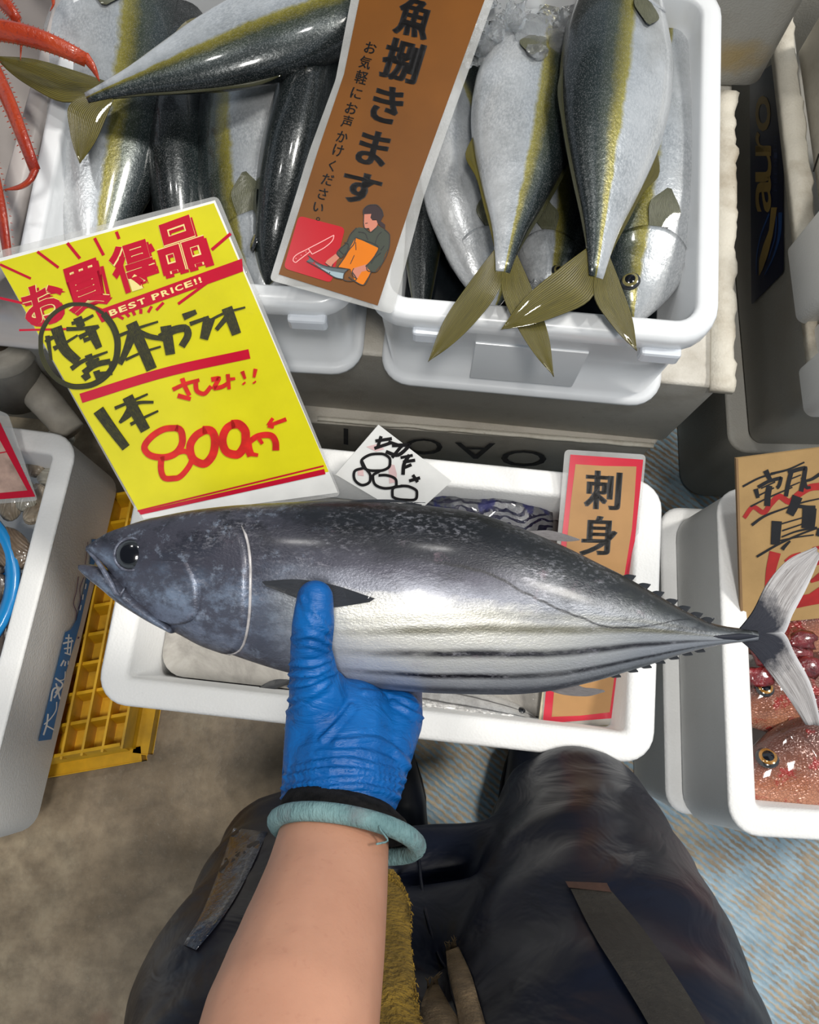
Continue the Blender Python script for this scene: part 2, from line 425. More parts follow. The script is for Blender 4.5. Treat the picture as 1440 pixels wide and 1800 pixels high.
# broken rims: pieces of chipped foam along the top edge of two boxes
def chipped(parent, a, b, w, h, seed, mat, n=60):
    a, b = Vector(a), Vector(b); d = (b-a).normalized(); s = d.cross(Vector((0, 0, 1)))
    rows = []
    for i in range(n):
        p = a+(b-a)*i/(n-1); k = noise.noise(Vector((i*0.21, seed, 0))); k2 = noise.noise(Vector((i*0.55, seed+4, 2)))
        ww = w*(1+0.45*k+0.25*k2); hh = h*(1+0.25*k2)
        rows.append([p-s*w*0.5, p-s*w*0.5+Vector((0, 0, hh)), p+s*ww*0.35+Vector((0, 0, hh*1.02)), p+s*ww*0.5+Vector((0, 0, hh*0.75)), p+s*ww*0.5])
    me = grid_mesh(rows, closed=True, cap=True); fix(me)
    return obj('chipped_rim', me, mat, parent, True, True)
M['foam_dirty'] = foam_mat('dirty_styrofoam_rim', (0.66, 0.62, 0.53), dirt=(0.25, 0.18, 0.10), amount=0.9, spots=0.7)
chipped(AB, (0.375, 0.40, 0.436), (0.418, 0.84, 0.436), 0.030, 0.012, 3.3, M['foam_dirty'])
chipped(AB, (-0.16, 0.455, 0.203), (0.355, 0.410, 0.203), 0.007, 0.006, 8.1, M['foam_dirty'])
chipped(CB, (0.511, 0.42, 0.415), (0.518, 1.10, 0.415), 0.03, 0.02, 5.7, M['foam_dirty'])

# ------------------------------------------------------------------ plastic tubs
def tub(label, corner, yaw, w, l, z0, z1, anchor='fl', tabs=(0.20, 0.855)):
    c, s = math.cos(yaw), math.sin(yaw); ax, ay = Vector((c, s, 0)), Vector((-s, c, 0))
    o = Vector((corner[0], corner[1], 0))+ay*l/2+ax*(w/2 if anchor == 'fl' else -w/2)
    Mx = Matrix.Translation((o.x, o.y, z0)) @ Matrix.Rotation(yaw, 4, 'Z')
    t = thing('plastic_tub', label, 'tub', mat=Mx); h = z1-z0
    prof = [(0.08, 0), (0.024, 0), (0.012, 0.001), (0.007, 0.006), (0.007, 0.011), (0.012, 0.016), (0.019, 0.017), (0.009, h-0.030), (0.002, h-0.028),
            (0.0, h-0.022), (0.0, h-0.008), (0.002, h-0.002), (0.007, h), (0.020, h), (0.023, h-0.002), (0.024, h-0.006), (0.034, 0.02), (0.040, 0.012), (0.09, 0.010)]
    obj('tub_body', shell(w/2, l/2, 0.045, prof), M['plastic_warm'] if 'crab' in label else M['plastic'], t)
    for k in tabs:
        me = box_mesh((-w/2+w*k, -l/2-0.0005, h-0.031), (0.021, 0, 0), (0, 0.007, 0), (0, 0, 0.011), 0.004)
        obj('clip_tab', me, M['tab'], t, False, False)
    bm = box_mesh((0, -l/2+0.0135, h*0.42), (0.062, 0, 0), (0, 0.0022, 0.0), (0, -0.0025, h*0.26), 0.001)
    obj('label_pocket', bm, M['plastic'], t, False, False)
    return t, Mx
TR, TRx = tub('white plastic tub of yellowtail by the chipped foam edge', (-0.060, 0.404), math.radians(-5.7), 0.362, 0.45, 0.441, 0.64)
TL_, TLx = tub('white plastic tub of yellowtail behind the yellow sign', (-0.068, 0.412), math.radians(-3.5), 0.362, 0.45, 0.441, 0.635, anchor='fr')
TC, TCx = tub('white plastic tub of red crab beside the yellowtail', (-0.445, 0.445), math.radians(-6.5), 0.36, 0.46, 0.441, 0.63, anchor='fr')
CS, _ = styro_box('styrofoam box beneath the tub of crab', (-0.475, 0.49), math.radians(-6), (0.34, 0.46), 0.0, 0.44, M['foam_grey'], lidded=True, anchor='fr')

# ------------------------------------------------------------------ fish
def fish_skin(name, stops, metal=0.35, rough=0.30, grain=900, gcol=(0.9, 0.9, 0.92), gamt=0.35, dist=0.05, coat=0.5, bump=0.25, mott=0.0):
    t = NT(name); u = t.coord('UV'); o = t.coord()
    sx = t.n('ShaderNodeSeparateXYZ', {0: u}).outputs
    n = t.noise(o, 45, 5, 0.7)
    v = t.math('ADD', sx[1], t.math('MULTIPLY', t.math('SUBTRACT', n, 0.5), dist))
    c = t.ramp(v, stops)
    g = t.noise(t.mapping(o, (1, 1.6, 1.6)), grain, 2, 0.6)
    c = t.mix(t.math('MULTIPLY', t.ramp(g, [(0.50, 0.0), (0.64, 1.0)]), gamt), c, gcol, 'SCREEN')
    if mott:
        m_ = t.math('MULTIPLY', t.ramp(t.noise(t.mapping(o, (1.0, 1.8, 1.8)), 260, 4, 0.7), [(0.42, mott), (0.60, 0.0)]), t.ramp(t.noise(o, 16, 4, .6), [(.38, .15), (.62, 1.0)]))
        c = t.mix(m_, c, (0.42, 0.45, 0.48), 'MULTIPLY')
    g2 = t.noise(o, 22, 5, 0.7)
    c = t.mix(t.ramp(g2, [(0.30, 0.35), (0.55, 0.0)]), c, tuple(x*0.6 for x in (0.5, 0.52, 0.5)), 'MULTIPLY')
    t.color(c); t.set(Metallic=metal, Roughness=rough)
    t.b.inputs['Coat Weight'].default_value = coat; t.b.inputs['Coat Roughness'].default_value = 0.08
    t.bump(t.math('ADD', t.noise(o, 300, 3), t.math('MULTIPLY', t.noise(o, 40, 3), 2.0)), bump, 0.0012)
    return t.m
M['yt'] = fish_skin('yellowtail_skin', [(0.0, (0.62, 0.63, 0.64)), (0.30, (0.56, 0.58, 0.60)), (0.535, (0.40, 0.43, 0.46)), (0.575, (0.27, 0.24, 0.045)), (0.63, (0.17, 0.15, 0.022)), (0.70, (0.036, 0.048, 0.030)), (0.80, (0.016, 0.027, 0.028)), (1.0, (0.006, 0.010, 0.011))], gamt=0.09, dist=0.10, grain=620, mott=0.5)
M['yt_dark'] = M['yt']
def fin_mat(name, a, b, rays=40, alpha=1.0):
    t = NT(name); u = t.coord('UV'); t.set(Roughness=0.35, Alpha=alpha); t.b.inputs['Coat Weight'].default_value = 0.4
    w = t.n('ShaderNodeTexWave', {'Vector': u, 'Scale': rays/6.28*1.0, 'Distortion': 0.6, 'Detail': 1.0}, bands_direction='Y').outputs['Fac']
    n = t.noise(t.mapping(u, (2, 8, 1)), 3, 4)
    c = t.mix(w, a, b); c = t.mix(t.ramp(n, [(0.35, 0.5), (0.7, 0.0)]), c, tuple(x*0.35 for x in a))
    t.color(c); t.bump(w, 0.5, 0.001); return t.m
M['yt_fin'] = fin_mat('olive_fin', (0.070, 0.060, 0.006), (0.165, 0.135, 0.018))
M['yt_dorsal'] = fin_mat('dark_olive_fin', (0.020, 0.022, 0.010), (0.060, 0.058, 0.020))
M['yt_pec'] = fin_mat('grey_olive_fin', (0.085, 0.090, 0.050), (0.17, 0.17, 0.11))
def eye_mats(iris):
    return [plain('pupil', (0.004, 0.005, 0.008), 0.05, coat=1.0), plain('iris', iris, 0.12, metal=0.4, coat=1.0, var=0.3, scale=200), plain('eye_rim', (0.02, 0.022, 0.025), 0.2, coat=1.0)]
EYE_Y = eye_mats((0.30, 0.26, 0.10)); EYE_T = eye_mats((0.035, 0.04, 0.045)); EYE_S = eye_mats((0.42, 0.20, 0.04))
def eye_mesh(r, bulge=0.45, pup=0.45, iris=0.8):
    V, F, mi = [(0, 0, r*bulge)], [], []
    K, S = 9, 24
    for i in range(1, K+1):
        a = i/K*math.pi/2
        for j in range(S):
            b = 2*math.pi*j/S; V.append((r*math.sin(a)*math.cos(b), r*math.sin(a)*math.sin(b), r*bulge*math.cos(a)))
    for j in range(S): F.append((0, 1+j, 1+(j+1) % S)); mi.append(0)
    for i in range(1, K):
        rad = math.sin((i+0.5)/K*math.pi/2)
        for j in range(S):
            a, b = 1+(i-1)*S+j, 1+(i-1)*S+(j+1) % S; F.append((a, a+S, b+S, b)); mi.append(0 if rad < pup else 1 if rad < iris else 2)
    me = mesh(V, F)
    for p, m in zip(me.polygons, mi): p.material_index = m
    fix(me); return me
def lobe_mesh(lead, trail, n=16, m=7, thick=0.0012, curl=0.0, z0=0.0, wav=0.0):
    """fin between a leading and a trailing edge (2-D or 3-D polylines), given real thickness"""
    A = poly_interp([tuple(p)+(0,)*(3-len(p)) for p in lead], n); B = poly_interp([tuple(p)+(0,)*(3-len(p)) for p in trail], n)
    rows, U = [], []
    for side in (1, -1):
        for i in range(n) if side == 1 else range(n-1, -1, -1):
            t = i/(n-1); row, ur = [], []
            for j in range(m):
                s = j/(m-1); p = Vector(A[i]).lerp(Vector(B[i]), s)
                th = thick*(1-0.75*t)*(0.35+0.65*math.sin(math.pi*min(0.98, max(0.02, s))))
                p.z += z0+curl*t*t+wav*math.sin(9*s)*t+side*th
                row.append(p); ur.append((t, s))
            rows.append(row); U.append(ur)
    rows.append(rows[0]); U.append(U[0])
    me = grid_mesh(rows, U); fix(me); return me

YT = dict(u=[0, .015, .05, .10, .16, .24, .35, .48, .62, .75, .86, .945, 1.0],
          top=[.004, .026, .060, .092, .116, .138, .153, .150, .126, .086, .049, .029, .019],
          bot=[-.010, -.027, -.056, -.088, -.114, -.138, -.156, -.152, -.124, -.084, -.047, -.028, -.019],
          w=[.004, .016, .036, .054, .066, .077, .084, .081, .066, .045, .027, .015, .006])
SN = dict(u=[0, .02, .06, .12, .19, .27, .36, .48, .62, .76, .88, .95, 1.0],
          top=[.000, .035, .085, .135, .175, .200, .205, .190, .150, .100, .060, .046, .045],
          bot=[-.03, -.045, -.070, -.100, -.130, -.155, -.165, -.155, -.120, -.080, -.050, -.040, -.040],
          w=[.006, .022, .042, .060, .072, .080, .082, .076, .060, .040, .025, .016, .012])
class FishShape:
    def __init__(s, prof, L, by=0.0, bz=0.0, fat=1.0):
        s.p, s.L, s.by, s.bz, s.fat = prof, L, by, bz, fat
    def S(s, u, ang, off=0.0):
        """surface point; ang 0 = upper flank, 90 = back, -90 = belly"""
        p = s.p
        top, bot, w = (interp(u, p['u'], p[k]) for k in ('top', 'bot', 'w'))
        c, h = (top+bot)/2, (top-bot)/2
        a = math.radians(ang); sa, ca = math.sin(a), math.cos(a)
        y = c+(h+off/s.L)*sa; z = (w*s.fat+off/s.L)*math.copysign(abs(ca)**0.9, ca)
        k = (u-0.5); y += s.by*(k*k-0.25)*4; z += s.bz*(k*k-0.25)*4
        return Vector((u*s.L, y*s.L, z*s.L)), (math.sin(a)+1)/2
    def body(s, nu=44, na=32):
        rows, U = [], []
        for i in range(nu):
            u = (i/(nu-1))**1.25
            r = [s.S(u, 360*j/na-90) for j in range(na)]
            rows.append([q[0] for q in r]); U.append([(u, q[1]) for q in r])
        me = grid_mesh(rows, U, closed=True, cap=True); fix(me); return me
    def patch(s, front, rear, a0, a1, off, side=1, n=14, m=8):
        """raised plate over the flank between two u-curves (functions of t)"""
        rows, U = [], []
        for i in range(n):
            t = i/(n-1); an = a0+(a1-a0)*t; u0, u1 = front(t), rear(t); r, ur = [], []
            for j in range(m+1):
                k = min(j, m-1)/(m-1); u = u0+(u1-u0)*k
                o = off*min(1, k*2.5) if j < m else -0.0015
                p, v = s.S(u, an, o); p.z *= side; r.append(p); ur.append((u, v))
            rows.append(r); U.append(ur)
        me = grid_mesh(rows, U); fix(me)
        return me
def pose(head, tail, dorsal):
    head, tail = Vector(head), Vector(tail); ex = (tail-head).normalized()
    ey = Vector(dorsal); ey = (ey-ex*ey.dot(ex)).normalized(); ez = ex.cross(ey)
    m = Matrix((ex, ey, ez)).transposed().to_4x4(); m.translation = head
    return m, (tail-head).length
def fish(kind, label, head, tail, dorsal, group, tips=None, by=0.0, bz=0.0, fat=1.0, fins=True):
    mx, L = pose(head, tail, dorsal)
    prof, skin, fmat, pmat, eyem, name, cat = {'y': (YT, M['yt'], M['yt_fin'], M['yt_pec'], EYE_Y, 'yellowtail', 'fish'),
                                          's': (SN, M.get('sn'), M.get('sn_fin'), M.get('sn_fin'), EYE_S, 'red_snapper', 'fish')}[kind]
    t = thing(name, label, cat, mat=mx, group=group)
    f = FishShape(prof, L, by, bz, fat)
    obj('body', f.body(), skin, t)
    up = 1 if (mx.to_3x3() @ Vector((0, 0, 1))).z > 0 else -1     # the flank that faces up
    bend = lambda u: Vector((0, f.by*((u-.5)**2-.25)*4*L, f.bz*((u-.5)**2-.25)*4*L))
    eu, ea = (0.082, 22) if kind == 'y' else (0.135, 38)
    er = (0.024 if kind == 'y' else 0.040)*L
    for sd in (up, -up):
        p, _ = f.S(eu, ea, -0.0012); q, _ = f.S(eu, ea, 0.01)
        if sd < 0: p.z = -(p.z-bend(eu).z)+bend(eu).z; q.z = -(q.z-bend(eu).z)+bend(eu).z
        e = obj('eye', eye_mesh(er), list(eyem), t)
        e.matrix_basis = Matrix.Translation(p) @ (q-p).to_track_quat('Z', 'Y').to_matrix().to_4x4()
        if kind == 'y':
            g = f.patch(lambda k: 0.125+0.02*k, lambda k: 0.185+0.035*math.sin(math.pi*k), -52, 40, 0.0012)
        else:
            g = f.patch(lambda k: 0.17+0.03*k, lambda k: 0.26+0.05*math.sin(math.pi*k), -55, 50, 0.002)
        if sd < 0:
            for v in g.vertices: v.co.z = -(v.co.z-0)
            fix(g)
        obj('gill_cover', g, skin, t)
        # pectoral fin lying on the flank
        u0 = 0.215 if kind == 'y' else 0.30
        pl = 0.10 if kind == 'y' else 0.2
        pts0 = [f.S(u0, 6, .001)[0], f.S(u0+pl*.5, 9, .003)[0], f.S(u0+pl, -4, .004)[0]]
        pts1 = [f.S(u0+.006, -14, .001)[0], f.S(u0+pl*.45, -22, .003)[0], f.S(u0+pl, -8, .004)[0]]
        if sd < 0: pts0 = [Vector((p.x, p.y, -p.z)) for p in pts0]; pts1 = [Vector((p.x, p.y, -p.z)) for p in pts1]
        obj('pectoral_fin', lobe_mesh(pts0, pts1, 10, 6, 0.0010), pmat, t)
    if fins:
        def edge(u, which): 
            p = f.S(u, 90 if which > 0 else -90)[0]; return p
        for nm, which, us, hs in ((('dorsal_fin'), 1, [.42, .50, .60, .72, .84, .92], [.0, .018, .012, .010, .008, .003]),
                                  (('anal_fin'), -1, [.55, .61, .69, .78, .86, .92], [.0, .030, .011, .009, .007, .002])):
            if kind == 's' and which > 0: us, hs = [.24, .30, .42, .56, .70, .82], [.0, .07, .075, .06, .05, .01]
            base = [edge(u, which)-Vector((0, which*.003, 0)) for u in us]
            tip = [b+Vector((.022*L if h else .004*L, which*h*L, 0)) for b, h in zip(base, hs)]
            obj(nm, lobe_mesh(base, tip, 22, 5, 0.0009), M['yt_dorsal'] if kind == 'y' and which > 0 else fmat, t)
        inv = mx.inverted()
        base = f.S(1.0, 0)[0]; base.z = bend(1.0).z
        hh = 0.026*L if kind == 'y' else .043*L
        if tips: tp = [inv @ Vector(p) for p in tips]
        else: tp = [base+Vector((.17*L, .15*L, 0)), base+Vector((.17*L, -.15*L, 0))]
        tp.sort(key=lambda p: -p.y)
        for k, tpp in zip((1, -1), tp):
            b0 = base+Vector((-.075*L, k*hh*1.0, 0)); fork = base+Vector((.052*L, 0, 0))
            v = tpp-b0; nrm = Vector((-v.y, v.x, 0))*k
            lead = [b0, b0+v*.30+nrm*.035, b0+v*.68+nrm*.055, tpp]
            v2 = tpp-fork; n2 = Vector((-v2.y, v2.x, 0))*k
            mid = base+Vector((-.06*L, -k*.004*L, 0))
            trail = [mid, fork+v2*.04-Vector((0, k*.002*L, 0)), fork+v2*.45-n2*.065, fork+v2*.75-n2*.05, tpp-v2*.015]
            obj('tail_fin', lobe_mesh(lead, trail, 20, 9, 0.0016, wav=0.0006), fmat, t)
    return t, f, mx
YG_R = 'yellowtail in the right tub'; YG_L = 'yellowtail in the left tub'
zt = 0.655
fish('y', 'plump yellowtail lying highest in its tub, dark back and olive stripe uppermost', P(1105, -75, .640), P(1048, 488, .668), (-1, 0, .42), YG_R, tips=[P(880, 580, .665), P(1120, 617, .655)])
fish('y', 'silver-flanked yellowtail whose forked tail hangs widest over the tub front', P(948, 18, .610), P(884, 478, .665), (1, 0.05, -.16), YG_R, tips=[P(752, 637, .650), P(974, 663, .650)])
fish('y', 'yellowtail lying head-down along the tub side, its eye by the rim', P(1112, 568, .585), P(1192, -20, .585), (-1, 0, .10), YG_R)
fish('y', 'pale yellowtail lying belly-up beside the orange sign, head at the front', P(868, 545, .575), P(765, 30, .59), (1, 0, -.55), YG_R)
fish('y', 'yellowtail half buried between two others above the ice pieces', P(962, 525, .545), P(985, 100, .545), (1, 0, .1), YG_R)
fish('y', 'thin sliver of a yellowtail showing behind the plumpest one', P(1195, -250, .60), P(1168, 190, .575), (-1, 0, .1), YG_R, fins=False)
fish('y', 'dark-backed yellowtail sunk at the bottom beneath the orange sign', P(745, 160, .53), P(740, 610, .54), (0, 0, 1), YG_R, fins=False)
fish('y', 'dark-backed yellowtail sunk in the gap under the crushed ice', P(840, -100, .53), P(850, 380, .53), (.3, 0, 1), YG_R, fins=False)

fish('y', 'yellowtail lying crosswise on top of the others, tail over the tub edge', P(715, -22, .655), P(152, 172, .668), (-.10, -1, .04), YG_L, tips=[P(-12, 98, .665), P(140, 288, .650)])
fish('y', 'silver yellowtail under the crosswise one, nearest the tub of crab', P(232, -130, .59), P(150, 560, .585), (1, 0, -.22), YG_L, fins=False)
fish('y', 'dark yellowtail squeezed second from the tub of crab', P(330, -30, .53), P(285, 500, .55), (.35, 0, 1), YG_L, fins=False)
fish('y', 'dark yellowtail with a wet streak, third from the tub of crab', P(335, 520, .54), P(340, -60, .53), (-.2, 0, 1), YG_L, fins=False)
fish('y', 'grey yellowtail lying head-down behind the yellow sign corner', P(462, 545, .57), P(415, -60, .59), (-1, 0, -.25), YG_L)
fish('y', 'black-backed yellowtail beside the orange sign, back uppermost', P(470, 500, .59), P(610, -100, .59), (.12, 0, 1), YG_L)
M['shade_fill'] = plain('dark_shade_fill', (0.006, 0.008, 0.010), 0.10, var=0.3)  # near-black fill put where the tub bottoms are only in shade
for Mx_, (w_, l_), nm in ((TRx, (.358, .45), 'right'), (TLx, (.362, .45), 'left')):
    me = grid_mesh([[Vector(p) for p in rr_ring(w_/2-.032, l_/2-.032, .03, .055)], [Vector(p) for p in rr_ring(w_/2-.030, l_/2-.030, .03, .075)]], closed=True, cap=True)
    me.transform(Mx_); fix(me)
    o = obj('shade_fill_sheet', me, M['shade_fill'], smooth=False)
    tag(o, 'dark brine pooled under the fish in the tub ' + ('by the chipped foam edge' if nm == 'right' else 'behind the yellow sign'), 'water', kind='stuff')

# ------------------------------------------------------------------ ice
M['ice'] = None
def ice_mat():
    t = NT('wet_ice'); t.set(Roughness=0.12, IOR=1.31); t.b.inputs['Transmission Weight'].default_value = 0.9
    o = t.coord(); t.color(t.ramp(t.noise(o, 60, 4), [(0.3, (0.75, 0.78, 0.80)), (0.7, (0.95, 0.96, 0.97))])); t.bump(t.noise(o, 90, 3), 0.5, 0.003); return t.m
M['ice'] = ice_mat()
def ice_mesh(r, seed):
    bm = bmesh.new(); bmesh.ops.create_icosphere(bm, subdivisions=2, radius=1)
    rn = random.Random(seed); sx, sy, sz = rn.uniform(.7, 1.2), rn.uniform(.7, 1.2), rn.uniform(.5, .9)
    for v in bm.verts:
        k = 1+0.55*noise.noise(v.co*1.7+Vector((seed*3.1, 0, seed)))
        v.co = Vector((v.co.x*sx, v.co.y*sy, v.co.z*sz))*k*r
    me = bpy.data.meshes.new('m'); bm.to_mesh(me); bm.free(); return me
ice_spots = [((905, 28), .016, .655, 'tall clear'), ((938, 55), .020, .650, 'triangular frosted'), ((872, 55), .014, .652, 'small rough'), ((965, 30), .016, .645, 'glassy dark'),
             ((1000, 40), .017, .645, 'bubbly'), ((985, 75), .015, .645, 'rounded'), ((850, 82), .015, .645, 'crumbly'), ((1010, 72), .012, .650, 'thin'),
             ((945, 92), .013, .660, 'flat')]
ICE_LAB = ['tall clear ice chunk at the back of the heap, nearest the tub rear', 'largest frosted ice chunk in the middle of the heap', 'rough ice chunk beside the crushed ice', 'dark glassy ice chunk at the back, beside the tall clear one', 'bubbly ice chunk closest to the plumpest yellowtail, at the back',
           'rounded ice chunk right of the largest frosted one', 'crumbly ice chunk closest to the orange sign', 'smallest thin ice chunk against the plumpest yellowtail', 'flat ice chunk resting on the silver-flanked yellowtail']
ice_group = 'ice pieces in the right tub'
for i, ((x, y), r, z, w) in enumerate(ice_spots):
    o = obj('ice_chunk', ice_mesh(r, i+1), M['ice'], smooth=False); o.location = P(x, y, z)
    tag(o, ICE_LAB[i], 'ice', 'ice chunks heaped at the back')
for i, ((x, y), r, z, lab) in enumerate([((945, 507), .015, .612, 'clear ice chunk under the forked tail of the silver-flanked yellowtail'), ((985, 512), .013, .612, 'dark glassy ice chunk beside the plumpest yellowtail\'s tail')]):
    o = obj('ice_chunk', ice_mesh(r, i+31), M['ice'], smooth=False); o.location = P(x, y, z); tag(o, lab, 'ice', ice_group)
ms = []
for i in range(150):
    x, y = random.gauss(885, 35), random.gauss(62, 28); m_ = ice_mesh(random.uniform(.0025, .006), i+60)
    m_.transform(Matrix.Translation(P(x, y, .625+random.uniform(0, .02)))); ms.append(m_)
o = obj('crushed_ice', join(ms), M['ice'], smooth=False); tag(o, 'crushed ice heaped beside the orange sign', 'ice', kind='stuff')

# ------------------------------------------------------------------ the held tuna
TD = 0.58                                      # distance of the fish from the lens
T0 = D(720, 1050, TD); TS = TD/FOC
TM = Matrix.Translation(T0) @ ROT.to_4x4()
tuna = thing('skipjack_tuna', 'striped silver-bellied skipjack tuna held up in a blue-gloved hand', 'fish', mat=TM)
def tp(x, y, z=0.0): return Vector(((x-720)*TS, -(y-1050)*TS, z))
TX = [152, 170, 190, 220, 250, 285, 320, 360, 400, 450, 500, 560, 600, 650, 700, 750, 800, 850, 900, 950, 1000, 1050, 1100, 1140, 1180, 1215, 1245, 1275, 1305, 1330]
TT = [960, 948, 936, 925, 915, 907, 900, 894, 889.5, 886, 883.5, 881, 880.5, 882, 884.5, 889, 895, 905, 922, 942, 964, 989, 1014, 1037, 1060, 1079, 1093, 1101, 1105, 1108]
TB = [967, 980, 1000, 1040, 1082, 1100, 1114, 1132, 1146, 1163, 1178, 1192, 1199, 1206, 1211, 1215, 1217, 1218, 1218, 1214, 1205, 1193, 1178, 1166, 1153, 1143, 1136, 1131, 1128, 1126]
TWd = [3, 8, 16, 28, 40, 52, 62, 72, 80, 89, 97, 104, 108, 111, 113, 113, 112, 109, 105, 99, 92, 83, 73, 64, 54, 45, 37, 28, 18, 10]
def tsurf(x, ang, off=0.0):
    t_, b_, w_ = interp(x, TX, TT), interp(x, TX, TB), interp(x, TX, TWd)
    c, h = (t_+b_)/2, (b_-t_)/2; a = math.radians(ang); sa, ca = math.sin(a), math.cos(a)
    y = c-(h+off/TS)*sa
    return tp(x, y, (w_*TS+off)*math.copysign(abs(ca)**0.85, ca)), ((x-138)/1162, (sa+1)/2)
def tpatch(fx0, fx1, a0, a1, off, n=20, m=10):
    rows, U = [], []
    for i in range(n):
        k = i/(n-1); an = a0+(a1-a0)*k; r, ur = [], []
        for j in range(m+1):
            q = min(j, m-1)/(m-1); x = fx0(k)+(fx1(k)-fx0(k))*q
            p, u = tsurf(x, an, off*min(1, q*2) if j < m else -0.002); r.append(p); ur.append(u)
        rows.append(r); U.append(ur)
    me = grid_mesh(rows, U); return me
def tang(x, y):
    """angle on the flank that shows at height y"""
    t_, b_ = interp(x, TX, TT), interp(x, TX, TB); s_ = max(-1, min(1, ((t_+b_)/2-y)/((b_-t_)/2))); return math.degrees(math.asin(s_))
def tuna_mat():
    t = NT('tuna_skin'); u = t.coord('UV'); o = t.coord()
    sx = t.n('ShaderNodeSeparateXYZ', {0: u}).outputs; U_, V_ = sx[0], sx[1]
    n = t.noise(t.mapping(o, (10, 26, 20)), 1.0, 6, 0.68)
    v = t.math('ADD', V_, t.math('MULTIPLY', t.math('SUBTRACT', n, 0.5), 0.34))
    body = t.ramp(v, [(0.0, (0.24, 0.26, 0.31)), (0.16, (0.42, 0.44, 0.47)), (0.34, (0.60, 0.60, 0.56)), (0.47, (0.66, 0.65, 0.59)), (0.57, (0.19, 0.20, 0.24)), (0.66, (0.060, 0.060, 0.082)), (0.76, (0.014, 0.015, 0.023)), (0.88, (0.005, 0.006, 0.009)), (1.0, (0.004, 0.005, 0.006))])
    head = t.ramp(v, [(0.0, (0.15, 0.17, 0.23)), (0.18, (0.135, 0.16, 0.225)), (0.34, (0.20, 0.255, 0.35)), (0.50, (0.105, 0.13, 0.185)), (0.64, (0.045, 0.050, 0.072)), (0.80, (0.016, 0.017, 0.026)), (1.0, (0.006, 0.007, 0.009))])
    c = t.mix(t.ramp(U_, [(0.29, 0.0), (0.42, 1.0)]), head, body)
    tailk = t.ramp(U_, [(0.60, 0.0), (0.84, 1.0)])
    tail = t.ramp(v, [(0.0, (0.10, 0.11, 0.13)), (0.34, (0.22, 0.24, 0.28)), (0.62, (0.20, 0.215, 0.23)), (0.82, (0.05, 0.055, 0.055)), (1.0, (0.012, 0.012, 0.012))])
    c = t.mix(t.math('MULTIPLY', tailk, 0.9), c, tail)
    # lengthwise stripes of the belly
    Vn = t.math('DIVIDE', V_, t.math('ADD', 1.0, t.math('MULTIPLY', t.math('SUBTRACT', U_, 0.52), 1.1)))
    wob = t.math('MULTIPLY', t.math('SUBTRACT', t.noise(t.mapping(o, (14, 14, 14)), 1.0, 4), 0.5), 0.03)
    on = t.math('MULTIPLY', t.ramp(U_, [(0.37, 0.0), (0.50, 1.0)]), t.ramp(U_, [(0.88, 1.0), (0.97, 0.35)]))
    on = t.math('MULTIPLY', on, t.ramp(t.noise(t.mapping(o, (18, 60, 18)), 1.0, 5, .7), [(0.28, 0.35), (0.55, 1.0)]))
    for pos, wd, st, col in ((0.050, .018, .75, (.04, .045, .06)), (0.135, .016, 1.0, (.012, .012, .018)), (0.252, .022, 1.0, (.022, .022, .028)), (0.372, .024, .85, (.10, .095, .06)), (0.44, .020, .45, (.18, .18, .15))):
        d = t.math('ABSOLUTE', t.math('SUBTRACT', t.math('ADD', Vn, wob), pos))
        c = t.mix(t.math('MULTIPLY', t.ramp(d, [(wd*.35, st), (wd*1.5, 0.0)]), on), c, col)
    # wavering lateral line
    fc = t.n('ShaderNodeFloatCurve', {'Value': U_}); cm = fc.mapping.curves[0]
    for p_, q_ in ((0.0, .74), (0.25, .74), (0.60, .70), (0.66, .64), (0.74, .55), (0.80, .50), (1.0, .5)): cm.points.new(p_, q_)
    for p_ in list(cm.points)[:1]: p_.location = (0, .74)
    fc.mapping.update()
    fine = t.math('MULTIPLY', t.math('SUBTRACT', t.noise(t.mapping(o, (120, 20, 20)), 1.0, 2), 0.5), 0.025)
    d = t.math('ABSOLUTE', t.math('SUBTRACT', t.math('ADD', V_, fine), fc.outputs[0]))
    c = t.mix(t.math('MULTIPLY', t.ramp(d, [(0.004, 0.8), (0.012, 0.0)]), t.ramp(U_, [(0.5, 0.0), (0.58, 1.0)])), c, (0.01, 0.01, 0.012))
    # rubbed, speckled scales
    g = t.noise(t.mapping(o, (0.7, 1.6, 1)), 330, 3, 0.7); reg = t.noise(o, 26, 5, 0.7)
    c = t.mix(t.math('MULTIPLY', t.ramp(g, [(0.50, 0.0), (0.66, 0.40)]), t.ramp(reg, [(0.45, 0.0), (0.66, 1.0)])), c, (0.50, 0.50, 0.56))
    c = t.mix(t.math('MULTIPLY', t.ramp(t.noise(t.mapping(o, (16, 34, 20)), 1.0, 6, .72), [(0.52, 0.0), (0.66, .75)]), t.ramp(V_, [(0.42, 0.0), (0.60, 1.0)])), c, (0.012, 0.014, 0.02))
    c = t.mix(t.ramp(t.noise(o, 40, 6, .75), [(0.60, 0.0), (0.72, .30)]), c, (0.30, 0.20, 0.25), 'MIX')
    c = t.mix(t.math('MULTIPLY', t.ramp(t.noise(t.mapping(o, (1, 1.3, 1)), 34, 7, .74), [(0.44, .85), (0.58, 0.0)]), t.ramp(U_, [(0.26, 1.0), (0.40, 0.0)])), c, (0.055, 0.055, 0.075))
    c = t.mix(t.math('MULTIPLY', t.ramp(t.noise(o, 75, 6, .75), [(0.56, 0.0), (0.68, .55)]), t.ramp(U_, [(0.26, 1.0), (0.40, 0.0)])), c, (0.30, 0.36, 0.46))
    t.color(c); t.set(Metallic=0.34, Roughness=0.37)
    t.b.inputs['Coat Weight'].default_value = 0.16; t.b.inputs['Coat Roughness'].default_value = 0.16
